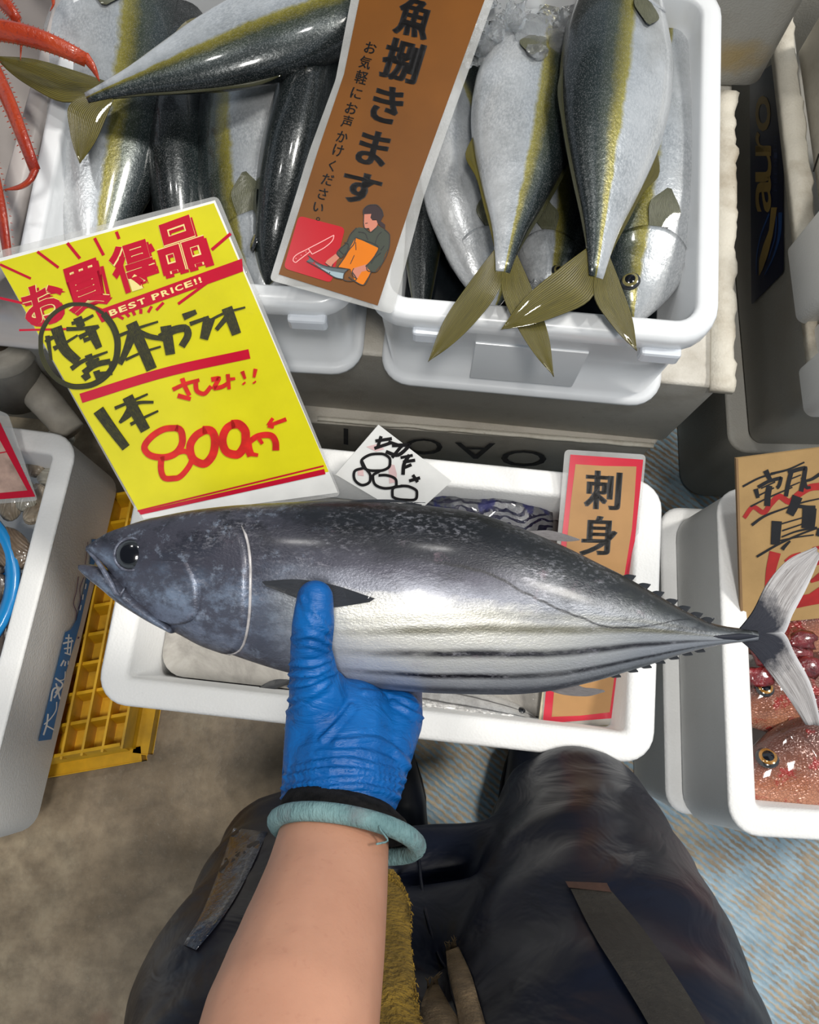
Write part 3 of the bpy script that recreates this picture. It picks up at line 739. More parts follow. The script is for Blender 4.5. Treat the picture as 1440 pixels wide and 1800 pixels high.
    t.bump(t.math('ADD', t.noise(t.mapping(o, (1, 1.6, 1)), 520, 3), t.math('MULTIPLY', t.noise(t.mapping(o, (1, 2, 1)), 95, 5, .65), 1.1)), 0.30, 0.0011)
    return t.m
M['tuna'] = tuna_mat()
NX = 96
rows, U = [], []
for i in range(NX):
    x = 152+(1330-152)*i/(NX-1); r = [tsurf(x, 360*j/48-90) for j in range(48)]
    rows.append([q[0] for q in r]); U.append([q[1] for q in r])
me = grid_mesh(rows, U, closed=True, cap=True); fix(me); obj('body', me, M['tuna'], tuna)
# lower jaw
JX = [138, 146, 160, 180, 205, 235, 270, 310]
JT = [993, 992, 992, 996, 1012, 1035, 1062, 1092]
JB = [1001, 1009, 1021, 1036, 1056, 1074, 1093, 1111]
JW = [3, 9, 15, 22, 30, 40, 46, 50]
rows, U = [], []
for i in range(24):
    x = 138+(310-138)*(i/23)**1.2; t_, b_, w_ = interp(x, JX, JT), interp(x, JX, JB), interp(x, JX, JW)
    r, ur = [], []
    for j in range(24):
        a = 2*math.pi*j/24; r.append(tp(x, (t_+b_)/2-(b_-t_)/2*math.sin(a), w_*TS*math.cos(a))); ur.append(((x-138)/1162, 0.42+0.30*math.sin(a)))
    rows.append(r); U.append(ur)
me = grid_mesh(rows, U, closed=True, cap=True); fix(me); obj('lower_jaw', me, M['tuna'], tuna)
# maxilla: the edge of the upper jaw running back to the mouth corner
me = tube([tp(x, y, z*TS) for x, y, z in ((154, 966, 6), (172, 980, 14), (190, 999, 24), (206, 1022, 32), (217, 1040, 36), (226, 1043, 40), (233, 1030, 42))], [.0008, .0014, .0018, .002, .0018, .0013, .0006], 8)
obj('maxilla', me, M['tuna'], tuna)
# eye
ex_, ey_ = 241, 972
a_ = tang(ex_, ey_); p0, _ = tsurf(ex_, a_, -0.0012); p1, _ = tsurf(ex_, a_, 0.01)
nrm = (p1-p0).normalized(); nrm = (nrm+Vector((-.05, 0, 1.2))).normalized()
for sd in (1, -1):
    e = obj('eye', eye_mesh(0.0104, .40, .70, .93), EYE_T, tuna)
    q = Vector((p0.x, p0.y, p0.z*sd)); nn = Vector((nrm.x, nrm.y, nrm.z*sd))
    e.matrix_basis = Matrix.Translation(q) @ nn.to_track_quat('Z', 'Y').to_matrix().to_4x4()
    ring = []
    R_ = nn.to_track_quat('Z', 'Y').to_matrix()
    rg = obj('eye_socket', tube([q+R_ @ Vector((0.0112*math.cos(b), 0.0112*math.sin(b), 0.0006)) for b in [2*math.pi*k/28 for k in range(29)]], 0.0011, 8), M['tuna'], tuna)
# gill cover and cheek plate
gx = lambda k: interp(k, [0, .2, .45, .7, .9, 1], [395, 432, 452, 456, 448, 436])
obj('gill_cover', tpatch(lambda k: 300+30*k, gx, tang(420, 1150), tang(420, 925), 0.0016), M['tuna'], tuna)
cx = lambda k: interp(k, [0, .25, .5, .75, 1], [318, 356, 370, 368, 350])
obj('cheek_plate', tpatch(lambda k: 270+10*k, cx, tang(340, 1096), tang(340, 985), 0.0026, 14, 8), M['tuna'], tuna)
M['gill_edge'] = plain('pale_gill_edge', (0.42, 0.40, 0.40), 0.25, coat=0.6, var=0.4, scale=120)
pts = []
for k in range(16):
    q = k/15; an = tang(420, 1150)+(tang(420, 925)-tang(420, 1150))*q; pts.append(tsurf(gx(q)+2, an, 0.0008)[0])
obj('gill_edge', tube(pts, [.0004]+[.0011]*14+[.0004], 6), M['gill_edge'], tuna)
# fins
M['tuna_fin'] = fin_mat('dark_fin', (0.015, 0.017, 0.022), (0.055, 0.060, 0.07), rays=60)
M['clear_fin'] = fin_mat('clear_grey_fin', (0.16, 0.15, 0.15), (0.36, 0.34, 0.35), rays=50)
def tfin(name, lead, trail, mat, z=0.0, curl=0.0, thick=0.0010, n=18, m=9, wav=0.0):
    f = lambda L: [tuple(tp(p[0], p[1], (p[2] if len(p) > 2 else 0)*TS+z)) for p in L]
    return obj(name, lobe_mesh(f(lead), f(trail), n, m, thick, curl, 0, wav), mat, tuna)
tfin('first_dorsal_fin', [(585, 884), (650, 878), (700, 879), (742, 887)], [(600, 890), (650, 890), (700, 890), (738, 893)], M['tuna_fin'])
tfin('dorsal_spine', [(660, 882), (700, 882), (748, 883)], [(662, 886), (700, 885), (748, 884)], M['tuna_fin'])
tfin('second_dorsal_fin', [(925, 934), (960, 932), (990, 938), (1020, 948)], [(955, 947), (975, 950), (1000, 952), (1018, 950)], M['clear_fin'])
tfin('anal_fin', [(955, 1210), (990, 1221), (1030, 1224), (1064, 1216)], [(1010, 1200), (1025, 1208), (1045, 1210), (1062, 1213)], M['clear_fin'])
pec = lambda pts: [(x, y, (interp(x, TX, TWd)*math.cos(math.radians(tang(x, y)))**.85+4)) for x, y in pts]
tfin('pectoral_fin', pec([(478, 1014), (530, 1010), (590, 1017), (664, 1040)]), pec([(486, 1022), (530, 1038), (580, 1056), (655, 1046)]), M['tuna_fin'], thick=0.0012)
for x in (1108, 1134, 1158, 1182, 1204, 1226, 1246):
    y = interp(x, TX, TT)
    tfin('dorsal_finlet', [(x-14, y-6), (x-4, y-9), (x+10, y-7)], [(x-6, y+4), (x+2, y+3), (x+10, y-5)], M['tuna_fin'], n=8, m=5)
for x in (1082, 1112, 1136, 1160, 1184, 1208, 1230):
    y = interp(x, TX, TB)
    tfin('ventral_finlet', [(x-14, y+2), (x-4, y+8), (x+10, y+7)], [(x-6, y-4), (x+2, y-3), (x+10, y+5)], M['tuna_fin'], n=8, m=5)
def ttail_mat():
    t = NT('tuna_tail'); u = t.coord('UV'); o = t.coord(); sx = t.n('ShaderNodeSeparateXYZ', {0: u}).outputs
    st = t.noise(t.mapping(u, (2.5, 30, 1)), 1.0, 5, 0.65)
    c = t.ramp(st, [(0.32, (0.17, 0.155, 0.15)), (0.5, (0.36, 0.345, 0.345)), (0.7, (0.55, 0.54, 0.55))])
    root = t.math('ADD', sx[0], t.math('MULTIPLY', t.math('SUBTRACT', t.noise(o, 90, 5, .7), 0.5), 0.35))
    c = t.mix(t.ramp(root, [(0.32, 1.0), (0.50, 0.0)]), c, (0.018, 0.020, 0.030))
    c = t.mix(t.math('MULTIPLY', t.ramp(t.noise(t.mapping(u, (5, 26, 1)), 1.0, 4), [(0.62, 0.0), (0.70, .9)]), t.ramp(sx[0], [(0.6, 1.0), (0.9, 0.0)])), c, (0.03, 0.028, 0.03))
    c = t.mix(t.ramp(sx[1], [(0.80, 0.0), (1.0, 0.8)]), c, (0.62, 0.62, 0.64))
    t.color(c); t.set(Roughness=0.6); t.b.inputs['Specular IOR Level'].default_value = .3; t.bump(st, 0.6, 0.0015); return t.m
M['tuna_tail'] = ttail_mat()
tfin('tail_fin', [(1296, 1110), (1322, 1078), (1352, 1025), (1392, 985), (1446, 962)], [(1306, 1124), (1376, 1117), (1396, 1080), (1424, 1034), (1454, 978)], M['tuna_tail'], n=28, m=14, thick=0.0022, wav=0.0012, curl=-0.010)
tfin('tail_fin', [(1296, 1122), (1318, 1140), (1352, 1180), (1392, 1230), (1428, 1280)], [(1306, 1108), (1376, 1111), (1398, 1148), (1430, 1203), (1456, 1282)], M['tuna_tail'], n=28, m=14, thick=0.0022, wav=0.0012, curl=-0.010)
rows = []
for i, (x, r) in enumerate(((1230, 1), (1260, 7), (1290, 10), (1315, 6), (1330, 1))):
    y = (interp(x, TX, TT)+interp(x, TX, TB))/2; w_ = interp(x, TX, TWd)
    rows.append((tp(x, y, w_*TS*0.95), (max(.0003, r*TS*.8), max(.0003, r*TS*.5))))
obj('tail_keel', tube([r[0] for r in rows], [r[1] for r in rows], 8), M['tuna_tail'], tuna)

# ------------------------------------------------------------------ the person
person = thing('person', 'person in dark navy waterproof trousers holding the tuna in a blue glove', 'person', (0.03, -0.10, 0.0))
def glove_mat():
    t = NT('blue_nitrile'); o = t.coord(); t.set(Roughness=0.45); t.b.inputs['Specular IOR Level'].default_value = 0.32
    n = t.noise(o, 30, 4); c = t.ramp(n, [(0.3, (0.0, 0.062, 0.235)), (0.7, (0.0, 0.105, 0.36))])
    c = t.mix(t.ramp(t.noise(o, 55, 6, .75), [(0.60, 0.0), (0.75, .6)]), c, (0.005, 0.035, 0.10))
    t.color(c)
    w = t.noise(t.mapping(o, (25, 95, 60), (0, 0, .25)), 1.0, 4, .6, 1.2); t.bump(t.math('ADD', w, t.math('MULTIPLY', t.noise(o, 160, 3), .25)), 0.55, 0.004); return t.m
M['glove'] = glove_mat()
def skin_mat():
    t = NT('skin'); o = t.coord(); t.set(Roughness=0.55)
    t.b.inputs['Subsurface Weight'].default_value = 0.12; t.b.inputs['Subsurface Radius'].default_value = (.012, .004, .002); t.b.inputs['Subsurface Scale'].default_value = 0.3
    c = t.ramp(t.noise(o, 22, 5), [(0.3, (0.42, 0.205, 0.130)), (0.7, (0.50, 0.255, 0.165))])
    c = t.mix(t.ramp(t.noise(o, 260, 3), [(0.60, 0.0), (0.72, .25)]), c, (0.36, 0.15, 0.10)); t.color(c); t.bump(t.noise(o, 420, 4), 0.12, 0.0008); return t.m
M['skin'] = skin_mat()
S_ = lambda px, dep: px*dep/FOC
def hp(x, y, dep): return D(x, y, dep)
caps = []
def limb(pts, n=None):
    """pts: (px, py, depth, radius in px)"""
    pos = [hp(*p[:3]) for p in pts]; rad = [S_(p[3], p[2]) for p in pts]
    return capsule(pos, rad)
# forearm, elbow and upper arm in one skin, running into the glove
arm = [limb([(612, 1340, .548, 62), (602, 1405, .530, 82), (588, 1470, .500, 98), (572, 1560, .466, 112), (548, 1660, .430, 132), (512, 1800, .388, 158), (470, 2000, .345, 176), (430, 2280, .315, 186)])]
me = remeshed(arm, 0.004, 8); obj('forearm', me, M['skin'], person, True)
# glove: palm, thumb in front of the fish, four fingers curled behind it
gl = [limb([(600, 1395, .522, 100), (604, 1330, .540, 96), (612, 1275, .556, 84)]),
      limb([(545, 1400, .522, 52), (548, 1320, .535, 50), (556, 1262, .545, 54)]),
      limb([(655, 1395, .520, 50), (668, 1330, .545, 56), (690, 1262, .575, 55)]),
      limb([(640, 1300, .556, 66), (655, 1240, .585, 60)]),
      limb([(575, 1290, .545, 62), (560, 1240, .538, 54), (552, 1190, .528, 44), (547, 1140, .515, 37), (551, 1095, .508, 38), (554, 1052, .508, 33)]),
      limb([(590, 1262, .560, 50), (570, 1215, .545, 44)])]
for x0, x1, top, r in ((555, 548, 1020, 30), (610, 605, 1000, 31), (662, 662, 1015, 31), (708, 716, 1050, 28)):
    gl.append(limb([(x0, 1255, .585, r+8), (x0*.5+x1*.5, 1225, .640, r+3), (x1, 1150, .662, r+1), (x1, (1150+top)/2, .660, r-2), (x1, top, .652, r-6)]))
me = remeshed(gl, 0.0019, 6)
# folds of the loose nitrile: creases raised along lines over the near side of the glove
FOLDS = [([(498, 1402), (560, 1388), (620, 1380), (680, 1392), (708, 1404)], 5, .0022), ([(497, 1386), (560, 1374), (640, 1366), (712, 1386)], 4, .0020), ([(500, 1366), (570, 1352), (650, 1356), (712, 1372)], 4, .0018),
         ([(506, 1352), (600, 1334), (700, 1356)], 4, .0014), ([(514, 1124), (545, 1116), (580, 1132)], 4, .0016), ([(513, 1132), (550, 1136), (578, 1144)], 3, .0012), ([(512, 1168), (545, 1170), (582, 1160)], 4, .0018),
         ([(511, 1186), (548, 1188), (588, 1170)], 4, .0020), ([(510, 1206), (550, 1200), (592, 1180)], 4, .0018), ([(506, 1232), (540, 1222), (580, 1200)], 4, .0018), ([(504, 1252), (530, 1236), (575, 1212)], 4, .0014),
         ([(565, 1300), (595, 1270), (618, 1240)], 4, .0018), ([(590, 1305), (650, 1300), (690, 1315), (722, 1350)], 5, .0020), ([(560, 1322), (620, 1318), (700, 1340)], 4, .0012), ([(545, 1065), (565, 1095), (575, 1110)], 5, .0014),
         ([(530, 1050), (545, 1090), (570, 1120)], 4, .0010), ([(690, 1232), (720, 1250), (742, 1262)], 4, .0016), ([(640, 1215), (690, 1222), (735, 1240)], 4, .0012)]
FP = [(np.array(poly_interp(p, 24)), w_, h_) for p, w_, h_ in FOLDS]
RT = ROT.transposed()
NRM = [v.normal.copy() for v in me.vertices]
for v, nv in zip(me.vertices, NRM):
    c_ = RT @ (v.co-CAM)
    if (RT @ nv).z < 0.1: continue
    q = np.array((720+FOC*c_.x/-c_.z, 900-FOC*c_.y/-c_.z)); dz = 0.0
    for p, w_, h_ in FP:
        d_ = np.sqrt(((p-q)**2).sum(1).min())
        if d_ < 5*w_: dz += h_*(math.exp(-(d_/w_)**2)-.55*math.exp(-((d_-2.1*w_)/w_)**2))
    v.co += nv*dz
obj('glove', me, M['glove'], person, True)
# knitted cuff of the inner glove with its thick hem
cuff_c = hp(609, 1468, .497); hand_c = hp(600, 1395, .522)
axis = (hp(604, 1330, .545)-hp(588, 1500, .49)).normalized()
axis = (axis+ROT @ Vector((0.10, 0, 0.35))).normalized()
xa = (ROT @ Vector((1, -.10, 0))); xa = (xa-axis*xa.dot(axis)).normalized(); ya = axis.cross(xa)
def ring(c, ra, rb, n=40): return [c+xa*ra*math.cos(2*math.pi*k/n)+ya*rb*math.sin(2*math.pi*k/n) for k in range(n)]
def knit_mat():
    t = NT('black_knit'); o = t.coord(); t.set(Roughness=0.9); t.b.inputs['Specular IOR Level'].default_value = 0.15
    t.color(t.ramp(t.noise(o, 150, 3), [(0.3, (0.003, 0.003, 0.003)), (0.7, (0.013, 0.012, 0.012))])); t.bump(t.noise(t.mapping(o, (900, 300, 300)), 1.0, 2), 0.5, 0.001); return t.m
M['knit'] = knit_mat()
def hem_mat():
    t = NT('teal_hem'); o = t.coord(); t.set(Roughness=0.9)
    c = t.ramp(t.noise(o, 60, 5), [(0.3, (0.085, 0.165, 0.175)), (0.7, (0.175, 0.29, 0.30))])
    t.color(t.mix(t.ramp(t.noise(o, 35, 4), [(0.58, 0), (0.72, .6)]), c, (0.10, 0.06, 0.07))); t.bump(t.noise(t.mapping(o, (700, 200, 200)), 1.0, 3), 0.8, 0.002); return t.m
M['hem'] = hem_mat()
Rr = S_(126, .497)
rows = [ring(hand_c-axis*.004+xa*0.0, Rr*.76, Rr*.66), ring(hand_c*.5+cuff_c*.5, Rr*.92, Rr*.84), ring(cuff_c, Rr*.99, Rr*.95),
        ring(cuff_c, Rr*.955, Rr*.915), ring(hand_c*.5+cuff_c*.5, Rr*.88, Rr*.80), ring(hand_c-axis*.004, Rr*.72, Rr*.62)]
me = grid_mesh(rows, closed=True); fix(me); cuff = obj('knit_cuff', me, M['knit'], person, True)
rg = ring(cuff_c, Rr, Rr*.96); hem = obj('cuff_hem', tube(rg+[rg[0]], .0056, 12, False), M['hem'], cuff, True)
me = tube(spline([rg[33], rg[33]-axis*.004+ya*-.006, rg[34]-axis*.008+ya*-.002, rg[33]-axis*.013-ya*.006], 10), .0006, 5); obj('loose_thread', me, M['hem'], cuff, True)

# waterproof trousers (one continuous garment) and shoes
def trouser_mat():
    t = NT('navy_waterproof'); o = t.coord(); t.set(Roughness=0.40)
    c = t.ramp(t.noise(o, 7, 5), [(0.3, (0.003, 0.0045, 0.011)), (0.7, (0.006, 0.009, 0.021))])
    xx = t.n('ShaderNodeSeparateXYZ', {0: o}).outputs[0]
    c = t.mix(t.math('MULTIPLY', t.ramp(t.noise(o, 5, 3, .5), [(0.46, 0.0), (0.66, .8)]), t.math('LESS_THAN', xx, -.03)), c, (0.026, 0.019, 0.014))
    t.color(c); t.b.inputs['Specular IOR Level'].default_value = 0.17
    w = t.noise(t.mapping(o, (14, 30, 11), (0, .5, .55)), 1.0, 3, .5, 1.0); t.bump(t.math('ADD', w, t.math('MULTIPLY', t.noise(o, 9, 2), 1.6)), 0.38, 0.010); return t.m
M['trousers'] = trouser_mat()
def wl(pts): return capsule([Vector(p[:3]) for p in pts], [p[3] for p in pts], 20)
tr = [wl([(.150, -.235, .10, .068), (.155, -.16, .30, .078), (.166, -.112, .46, .090), (.146, -.20, .66, .115), (.100, -.275, .86, .125)]),
      wl([(-.030, -.235, .10, .066), (-.075, -.20, .30, .076), (-.134, -.152, .465, .086), (-.120, -.225, .66, .110), (-.075, -.285, .86, .125)]),
      wl([(.060, -.30, .84, .13), (-.05, -.30, .84, .13)]),
      wl([(.10, -.125, .53, .032), (-.085, -.140, .53, .032)]), wl([(.09, -.20, .62, .07), (-.06, -.215, .62, .07)]), wl([(.085, -.27, .74, .09), (-.06, -.275, .74, .09)]),
      wl([(.0, -.34, .95, .15), (0, -.40, 1.10, .15), (0, -.45, 1.26, .14)]), wl([(-.10, -.42, 1.22, .09), (-.16, -.36, 1.14, .07)])]
me = remeshed(tr, 0.008, 10)
NRM = [v.normal.copy() for v in me.vertices]
for v, nv in zip(me.vertices, NRM):
    p = v.co.copy(); k = noise.noise(Vector((p.x*7, p.y*7, p.z*16)))+0.6*noise.noise(Vector((p.x*18+p.z*8, p.y*18, p.z*26)))
    v.co = p+nv*0.0060*k
trousers = obj('waterproof_trousers', me, M['trousers'], person, True)
TBVH = BVHTree.FromPolygons([v.co.copy() for v in me.vertices], [tuple(p.vertices) for p in me.polygons])
def on_trousers(x, y, lift=0.002):
    d = ray(x, y).normalized(); h = TBVH.ray_cast(CAM, d)
    if h[0] is None: h = (P(x, y, .6), Vector((0, 0, 1)))
    return h[0]-d*lift
def shoe(x, y0, rz):
    ms = [capsule([(0, 0, .035), (0.0, .09, .045), (0, .16, .034)], [.044, .046, .036], 18), capsule([(0, -.05, .05), (0, 0, .07)], [.042, .05], 16)]
    me = remeshed(ms, .005, 6); me.transform(Matrix.Translation((x, y0, 0.004)) @ Matrix.Rotation(rz, 4, 'Z') @ Matrix.Diagonal((1.05, 1, 1, 1)))
    for v in me.vertices: v.co.z = max(.012, v.co.z)
    s = obj('shoe', me, M['shoe'], person, True)
    out = [Vector((math.cos(a)*.050*(1.0 if math.sin(a) > 0 else .92), math.sin(a)*(.135)+.065, 0)) for a in [2*math.pi*k/28 for k in range(28)]]
    R_ = Matrix.Translation((x, y0, 0)) @ Matrix.Rotation(rz, 4, 'Z')
    me = grid_mesh([[R_ @ (p*1) for p in out], [R_ @ (p+Vector((0, 0, .022))) for p in out]], closed=True, cap=True); fix(me)
    obj('sole', me, M['sole'], s, True, False)
M['shoe'] = plain('dark_navy_boot', (0.006, 0.009, 0.020), 0.45, var=0.3); M['sole'] = plain('black_sole', (0.008, 0.008, 0.009), 0.7)
shoe(.170, -.215, math.radians(-2)); shoe(-.030, -.215, math.radians(6))
# webbing strap with a brown stitched end, lying on the right thigh
def ribbon_on(lines, lift, thick, surf=on_trousers):
    """lines: list of (left px, right px) pairs down the ribbon"""
    top = []; n = 14
    L = poly_interp([l[0] for l in lines], n); R = poly_interp([l[1] for l in lines], n)
    rows = []
    for a, b in zip(L, R):
        t = [surf(a[0]+(b[0]-a[0])*k/4, a[1]+(b[1]-a[1])*k/4, lift) for k in range(5)]
        u = [surf(a[0]+(b[0]-a[0])*k/4, a[1]+(b[1]-a[1])*k/4, lift-thick) for k in range(5)]
        rows.append(t+u[::-1])
    me = grid_mesh(rows, closed=True, cap=True); fix(me); return me
strap = obj('webbing_strap', ribbon_on([((1003, 1562), (1075, 1566)), ((1042, 1640), (1130, 1632)), ((1092, 1720), (1182, 1705)), ((1140, 1800), (1238, 1795)), ((1160, 1840), (1262, 1838))], .006, .003), M['rubber_black'], person, True, False)
M['brown_tab'] = plain('brown_leather_tab', (0.050, 0.022, 0.014), 0.6, var=.3, scale=80)
obj('strap_end', ribbon_on([((994, 1549), (1067, 1552)), ((1000, 1560), (1075, 1568))], .0075, .004), M['brown_tab'], strap, True, False)
M['tape'] = plain('shiny_navy_tape', (0.012, 0.016, 0.030), 0.25, coat=0.4, var=.15, scale=30, bump=0.9, bscale=45, bdist=.01)
obj('shiny_patch', ribbon_on([((410, 1455), (470, 1462)), ((385, 1530), (432, 1545)), ((352, 1610), (390, 1615)), ((322, 1660), (345, 1670))], .003, .002), M['tape'], person, True)
# seam down the middle of the garment
pts = [on_trousers(x, y, .001) for x, y in ((735, 1500), (742, 1560), (752, 1620), (775, 1690), (800, 1760), (815, 1800))]
obj('seam', tube(spline(pts, 20), .0016, 6), M['trousers'], person, True)

# mustard towel and frayed khaki cloths tucked into the waist
M['towel'] = plain('mustard_pile', (0.27, 0.165, 0.018), 0.95, var=.45, scale=45, bump=1.0, bscale=220, bdist=.006)
M['towel_trim'] = plain('rust_trim', (0.24, 0.075, 0.03), 0.9, var=.3)
M['khaki'] = plain('khaki_twill', (0.165, 0.112, 0.058), 0.95, var=.4, scale=70, bump=.8, bscale=300, bdist=.003)
tw = thing('hand_towel', 'mustard pile towel with a rust corner hanging between the arm and the trousers', 'towel', on_trousers(690, 1690, .005))
def gdep(x, y):
    h = on_trousers(x, y, 0.0); return -(ROT.transposed() @ (h-CAM)).z
def soft_slab(pts_l, pts_r, lift, thick, amp, seed, n=26, m=9):
    L = poly_interp(pts_l, n); R = poly_interp(pts_r, n); top = []
    for i in range(n):
        dep = min(gdep(L[i][0]*(1-k)+R[i][0]*k, L[i][1]*(1-k)+R[i][1]*k) for k in (0, .5, 1))-lift-thick*.4
        a, b = [], []
        for j in range(m):
            k = j/(m-1); x, y = L[i][0]+(R[i][0]-L[i][0])*k, L[i][1]+(R[i][1]-L[i][1])*k
            e = math.sin(math.pi*k)**.5 if 0 < k < 1 else 0
            a.append(D(x, y, dep-thick*e-amp*noise.noise(Vector((x*.03+seed, y*.03, seed))))); b.append(D(x, y, dep+thick*.4*e))
        top.append(a+b[::-1])
    me = grid_mesh(top, closed=True, cap=True); fix(me); return me
obj('pile_cloth', soft_slab([(600, 1520), (600, 1600), (598, 1700), (596, 1830)], [(692, 1528), (716, 1570), (722, 1660), (745, 1830)], .004, .012, .006, 2.0), M['towel'], tw, True)
obj('rust_corner', soft_slab([(690, 1556), (700, 1585), (705, 1612)], [(706, 1553), (717, 1580), (718, 1618)], .016, .003, .002, 5.0, 8, 5), M['towel_trim'], tw, True)
V, F = [], []
GD = [min(gdep(interp(1530+270*q/40, [1528, 1570, 1660, 1830], [692, 716, 722, 745])-z_, 1530+270*q/40) for z_ in (0, 50, 110)) for q in range(41)]
rn = random.Random(3)
for i in range(2600):
    y = rn.uniform(1530, 1800); k = (y-1530)/270; xr = interp(y, [1528, 1570, 1660, 1830], [692, 716, 722, 745])
    x = rn.uniform(xr-75, xr+1); dep = GD[int(k*40)]-.016
    a = D(x, y, dep); b = D(x+rn.uniform(-7, 7), y+rn.uniform(2, 12), dep-rn.uniform(-.001, .004)); c = D(x+2.2, y, dep)
    V += [a, b, c]; F.append((3*i, 3*i+1, 3*i+2))
o = obj('towel_pile', mesh(V, F), M['towel'], tw, True, False); o['kind'] = 'stuff'
for lab, L, R, dp in (('frayed khaki cloth strip hanging in front of the navy trousers, the longer', [(784, 1672), (788, 1710), (800, 1760), (812, 1830)], [(806, 1664), (828, 1712), (842, 1760), (862, 1830)], .004),
                      ('short frayed khaki cloth beside the mustard towel', [(752, 1734), (742, 1760), (738, 1790), (744, 1830)], [(770, 1728), (790, 1765), (812, 1800), (826, 1830)], .005)):
    c = thing('frayed_cloth', lab, 'cloth', on_trousers(L[1][0], L[1][1], .005), group='frayed khaki cloths')
    obj('cloth', soft_slab(L, R, dp, .006, .003, 7.0, 16, 7), M['khaki'], c, True)
    ms = []; gd = gdep(L[0][0], L[0][1])-dp-.003
    for i in range(14):
        k = i/13; x, y = L[0][0]+(R[0][0]-L[0][0])*k, L[0][1]+(R[0][1]-L[0][1])*k
        ms.append(tube(spline([D(x, y+4, gd-.003), D(x+rn.uniform(-3, 6), y-8, gd-.004), D(x+rn.uniform(-8, 12), y-rn.uniform(10, 22), gd-.002)], 6), [.0006]*5+[.0002], 4))
    obj('frayed_edge', join(ms), M['khaki'], c, True)

# ------------------------------------------------------------------ signs
# the yellow price sign, leaning from the fish box up to the tub
ys = thing('price_sign', 'yellow laminated price sign with red and black lettering, leaning above the tuna', 'sign', P(420, 898, .485))
Y = Sheet(ys, P(-5, 452, .715), P(380, 345, .720), P(245, 915, .515))
Y.slab('film_sleeve', [(-14, 444), (383, 344), (600, 872), (250, 918)], .0012, M['film'], 0.0, 12)
Y.slab('white_backing', [(-4, 455), (378, 352), (594, 866), (252, 912)], .0006, M['white_paper'], 0.0002)
Y.slab('yellow_sheet', [(-4, 461), (376, 357), (578, 829), (246, 903)], .0004, M['yellow_print'], 0.0005)
Y.layer = .0009
za = lambda X, Yy: (X/6.0, 520+Yy/6.0)
zb = lambda X, Yy: (X/3.13, 420+Yy/3.13)
zc = lambda X, Yy: (130+X/3.2727, 600+Yy/3.2727)
rays = [((0, 140), (170, 218), 7), ((205, 70), (322, 158), 8), ((370, 22), (440, 108), 9), ((520, -5), (570, 90), 9), ((640, -40), (655, 0), 9), ((0, 325), (145, 358), 7), ((105, 502), (400, 495), 6), ((1165, 60), (1270, -30), 9), ((1230, 175), (980, 358), 8), ((1050, 215), (905, 300), 7),
        ((560, 395), (470, 360), 12), ((620, 455), (560, 440), 7), ((680, 440), (640, 418), 8), ((712, 428), (690, 405), 9), ((742, 420), (730, 395), 9), ((775, 412), (775, 385), 9), ((815, 405), (835, 370), 8), ((860, 392), (900, 350), 8), ((560, 150), (600, 320), 10), ((820, 30), (842, 70), 14)]
Y.add('red_ray_print', Y.stroke([([zb(*a), zb(*b)], w/1.6) for a, b, w in rays]), M['red_print'])
Y.layer = .0011
Y.add('red_bands', join([Y.fill([[zb(525, 398), zb(1332, 108), zb(1338, 178), zb(560, 460)]]), Y.stroke([([zc(40, 328), zc(520, 180), zc(1010, 72)], 17)]),
                         Y.fill([[zc(372, 980), zc(1440, 734), zc(1448, 764), zc(384, 998)], [zc(365, 972), zc(1436, 712), zc(1438, 721), zc(368, 981)]])]), M['red_print'])
T4 = [('お', [zb(100, 285), zb(330, 205), zb(380, 430), zb(150, 480)]), ('買', [zb(325, 175), zb(550, 92), zb(610, 330), zb(385, 420)]),
      ('得', [zb(575, 60), zb(812, -15), zb(880, 240), zb(655, 315)]), ('品', [zb(832, -60), zb(1080, -150), zb(1165, 130), zb(900, 205)])]
sh = [(c, [(x+5, y+5) for x, y in q]) for c, q in T4]
Y.add('lettering_shade', Y.glyphs(sh, .00115, .045), M['red_print'])
Y.add('lettering_outline', Y.glyphs(T4, .00125, .048), M['cream'])
Y.add('headline_lettering', Y.glyphs(T4, .00135, .030), M['red_print'])
def row_quads(text, bl, br, h, skew=0.0):
    """characters spread along a baseline from bl to br, h tall"""
    n = len(text); out = []; dx, dy = (br[0]-bl[0]), (br[1]-bl[1]); L = math.hypot(dx, dy); ux, uy = dx/L, dy/L; vx, vy = uy, -ux
    wd = {' ': .5, 'I': .45, '!': .5}; tot = sum(wd.get(c, 1) for c in text); p = 0
    for c in text:
        w = wd.get(c, 1)/tot*L
        if c != ' ':
            f = .80 if c not in 'I!' else .5
            a = p+w*(1-f)/2; b = p+w*(1+f)/2
            g = lambda t, k: (bl[0]+ux*t+vx*k, bl[1]+uy*t+vy*k)
            out.append((c, [g(a, h), g(b, h), g(b, 0), g(a, 0)]))
        p += w
    return out
Y.add('small_lettering', Y.glyphs(row_quads('BEST PRICE!!', zb(603, 428), zb(1120, 236), 10.5), .0013, .03), M['cream'])
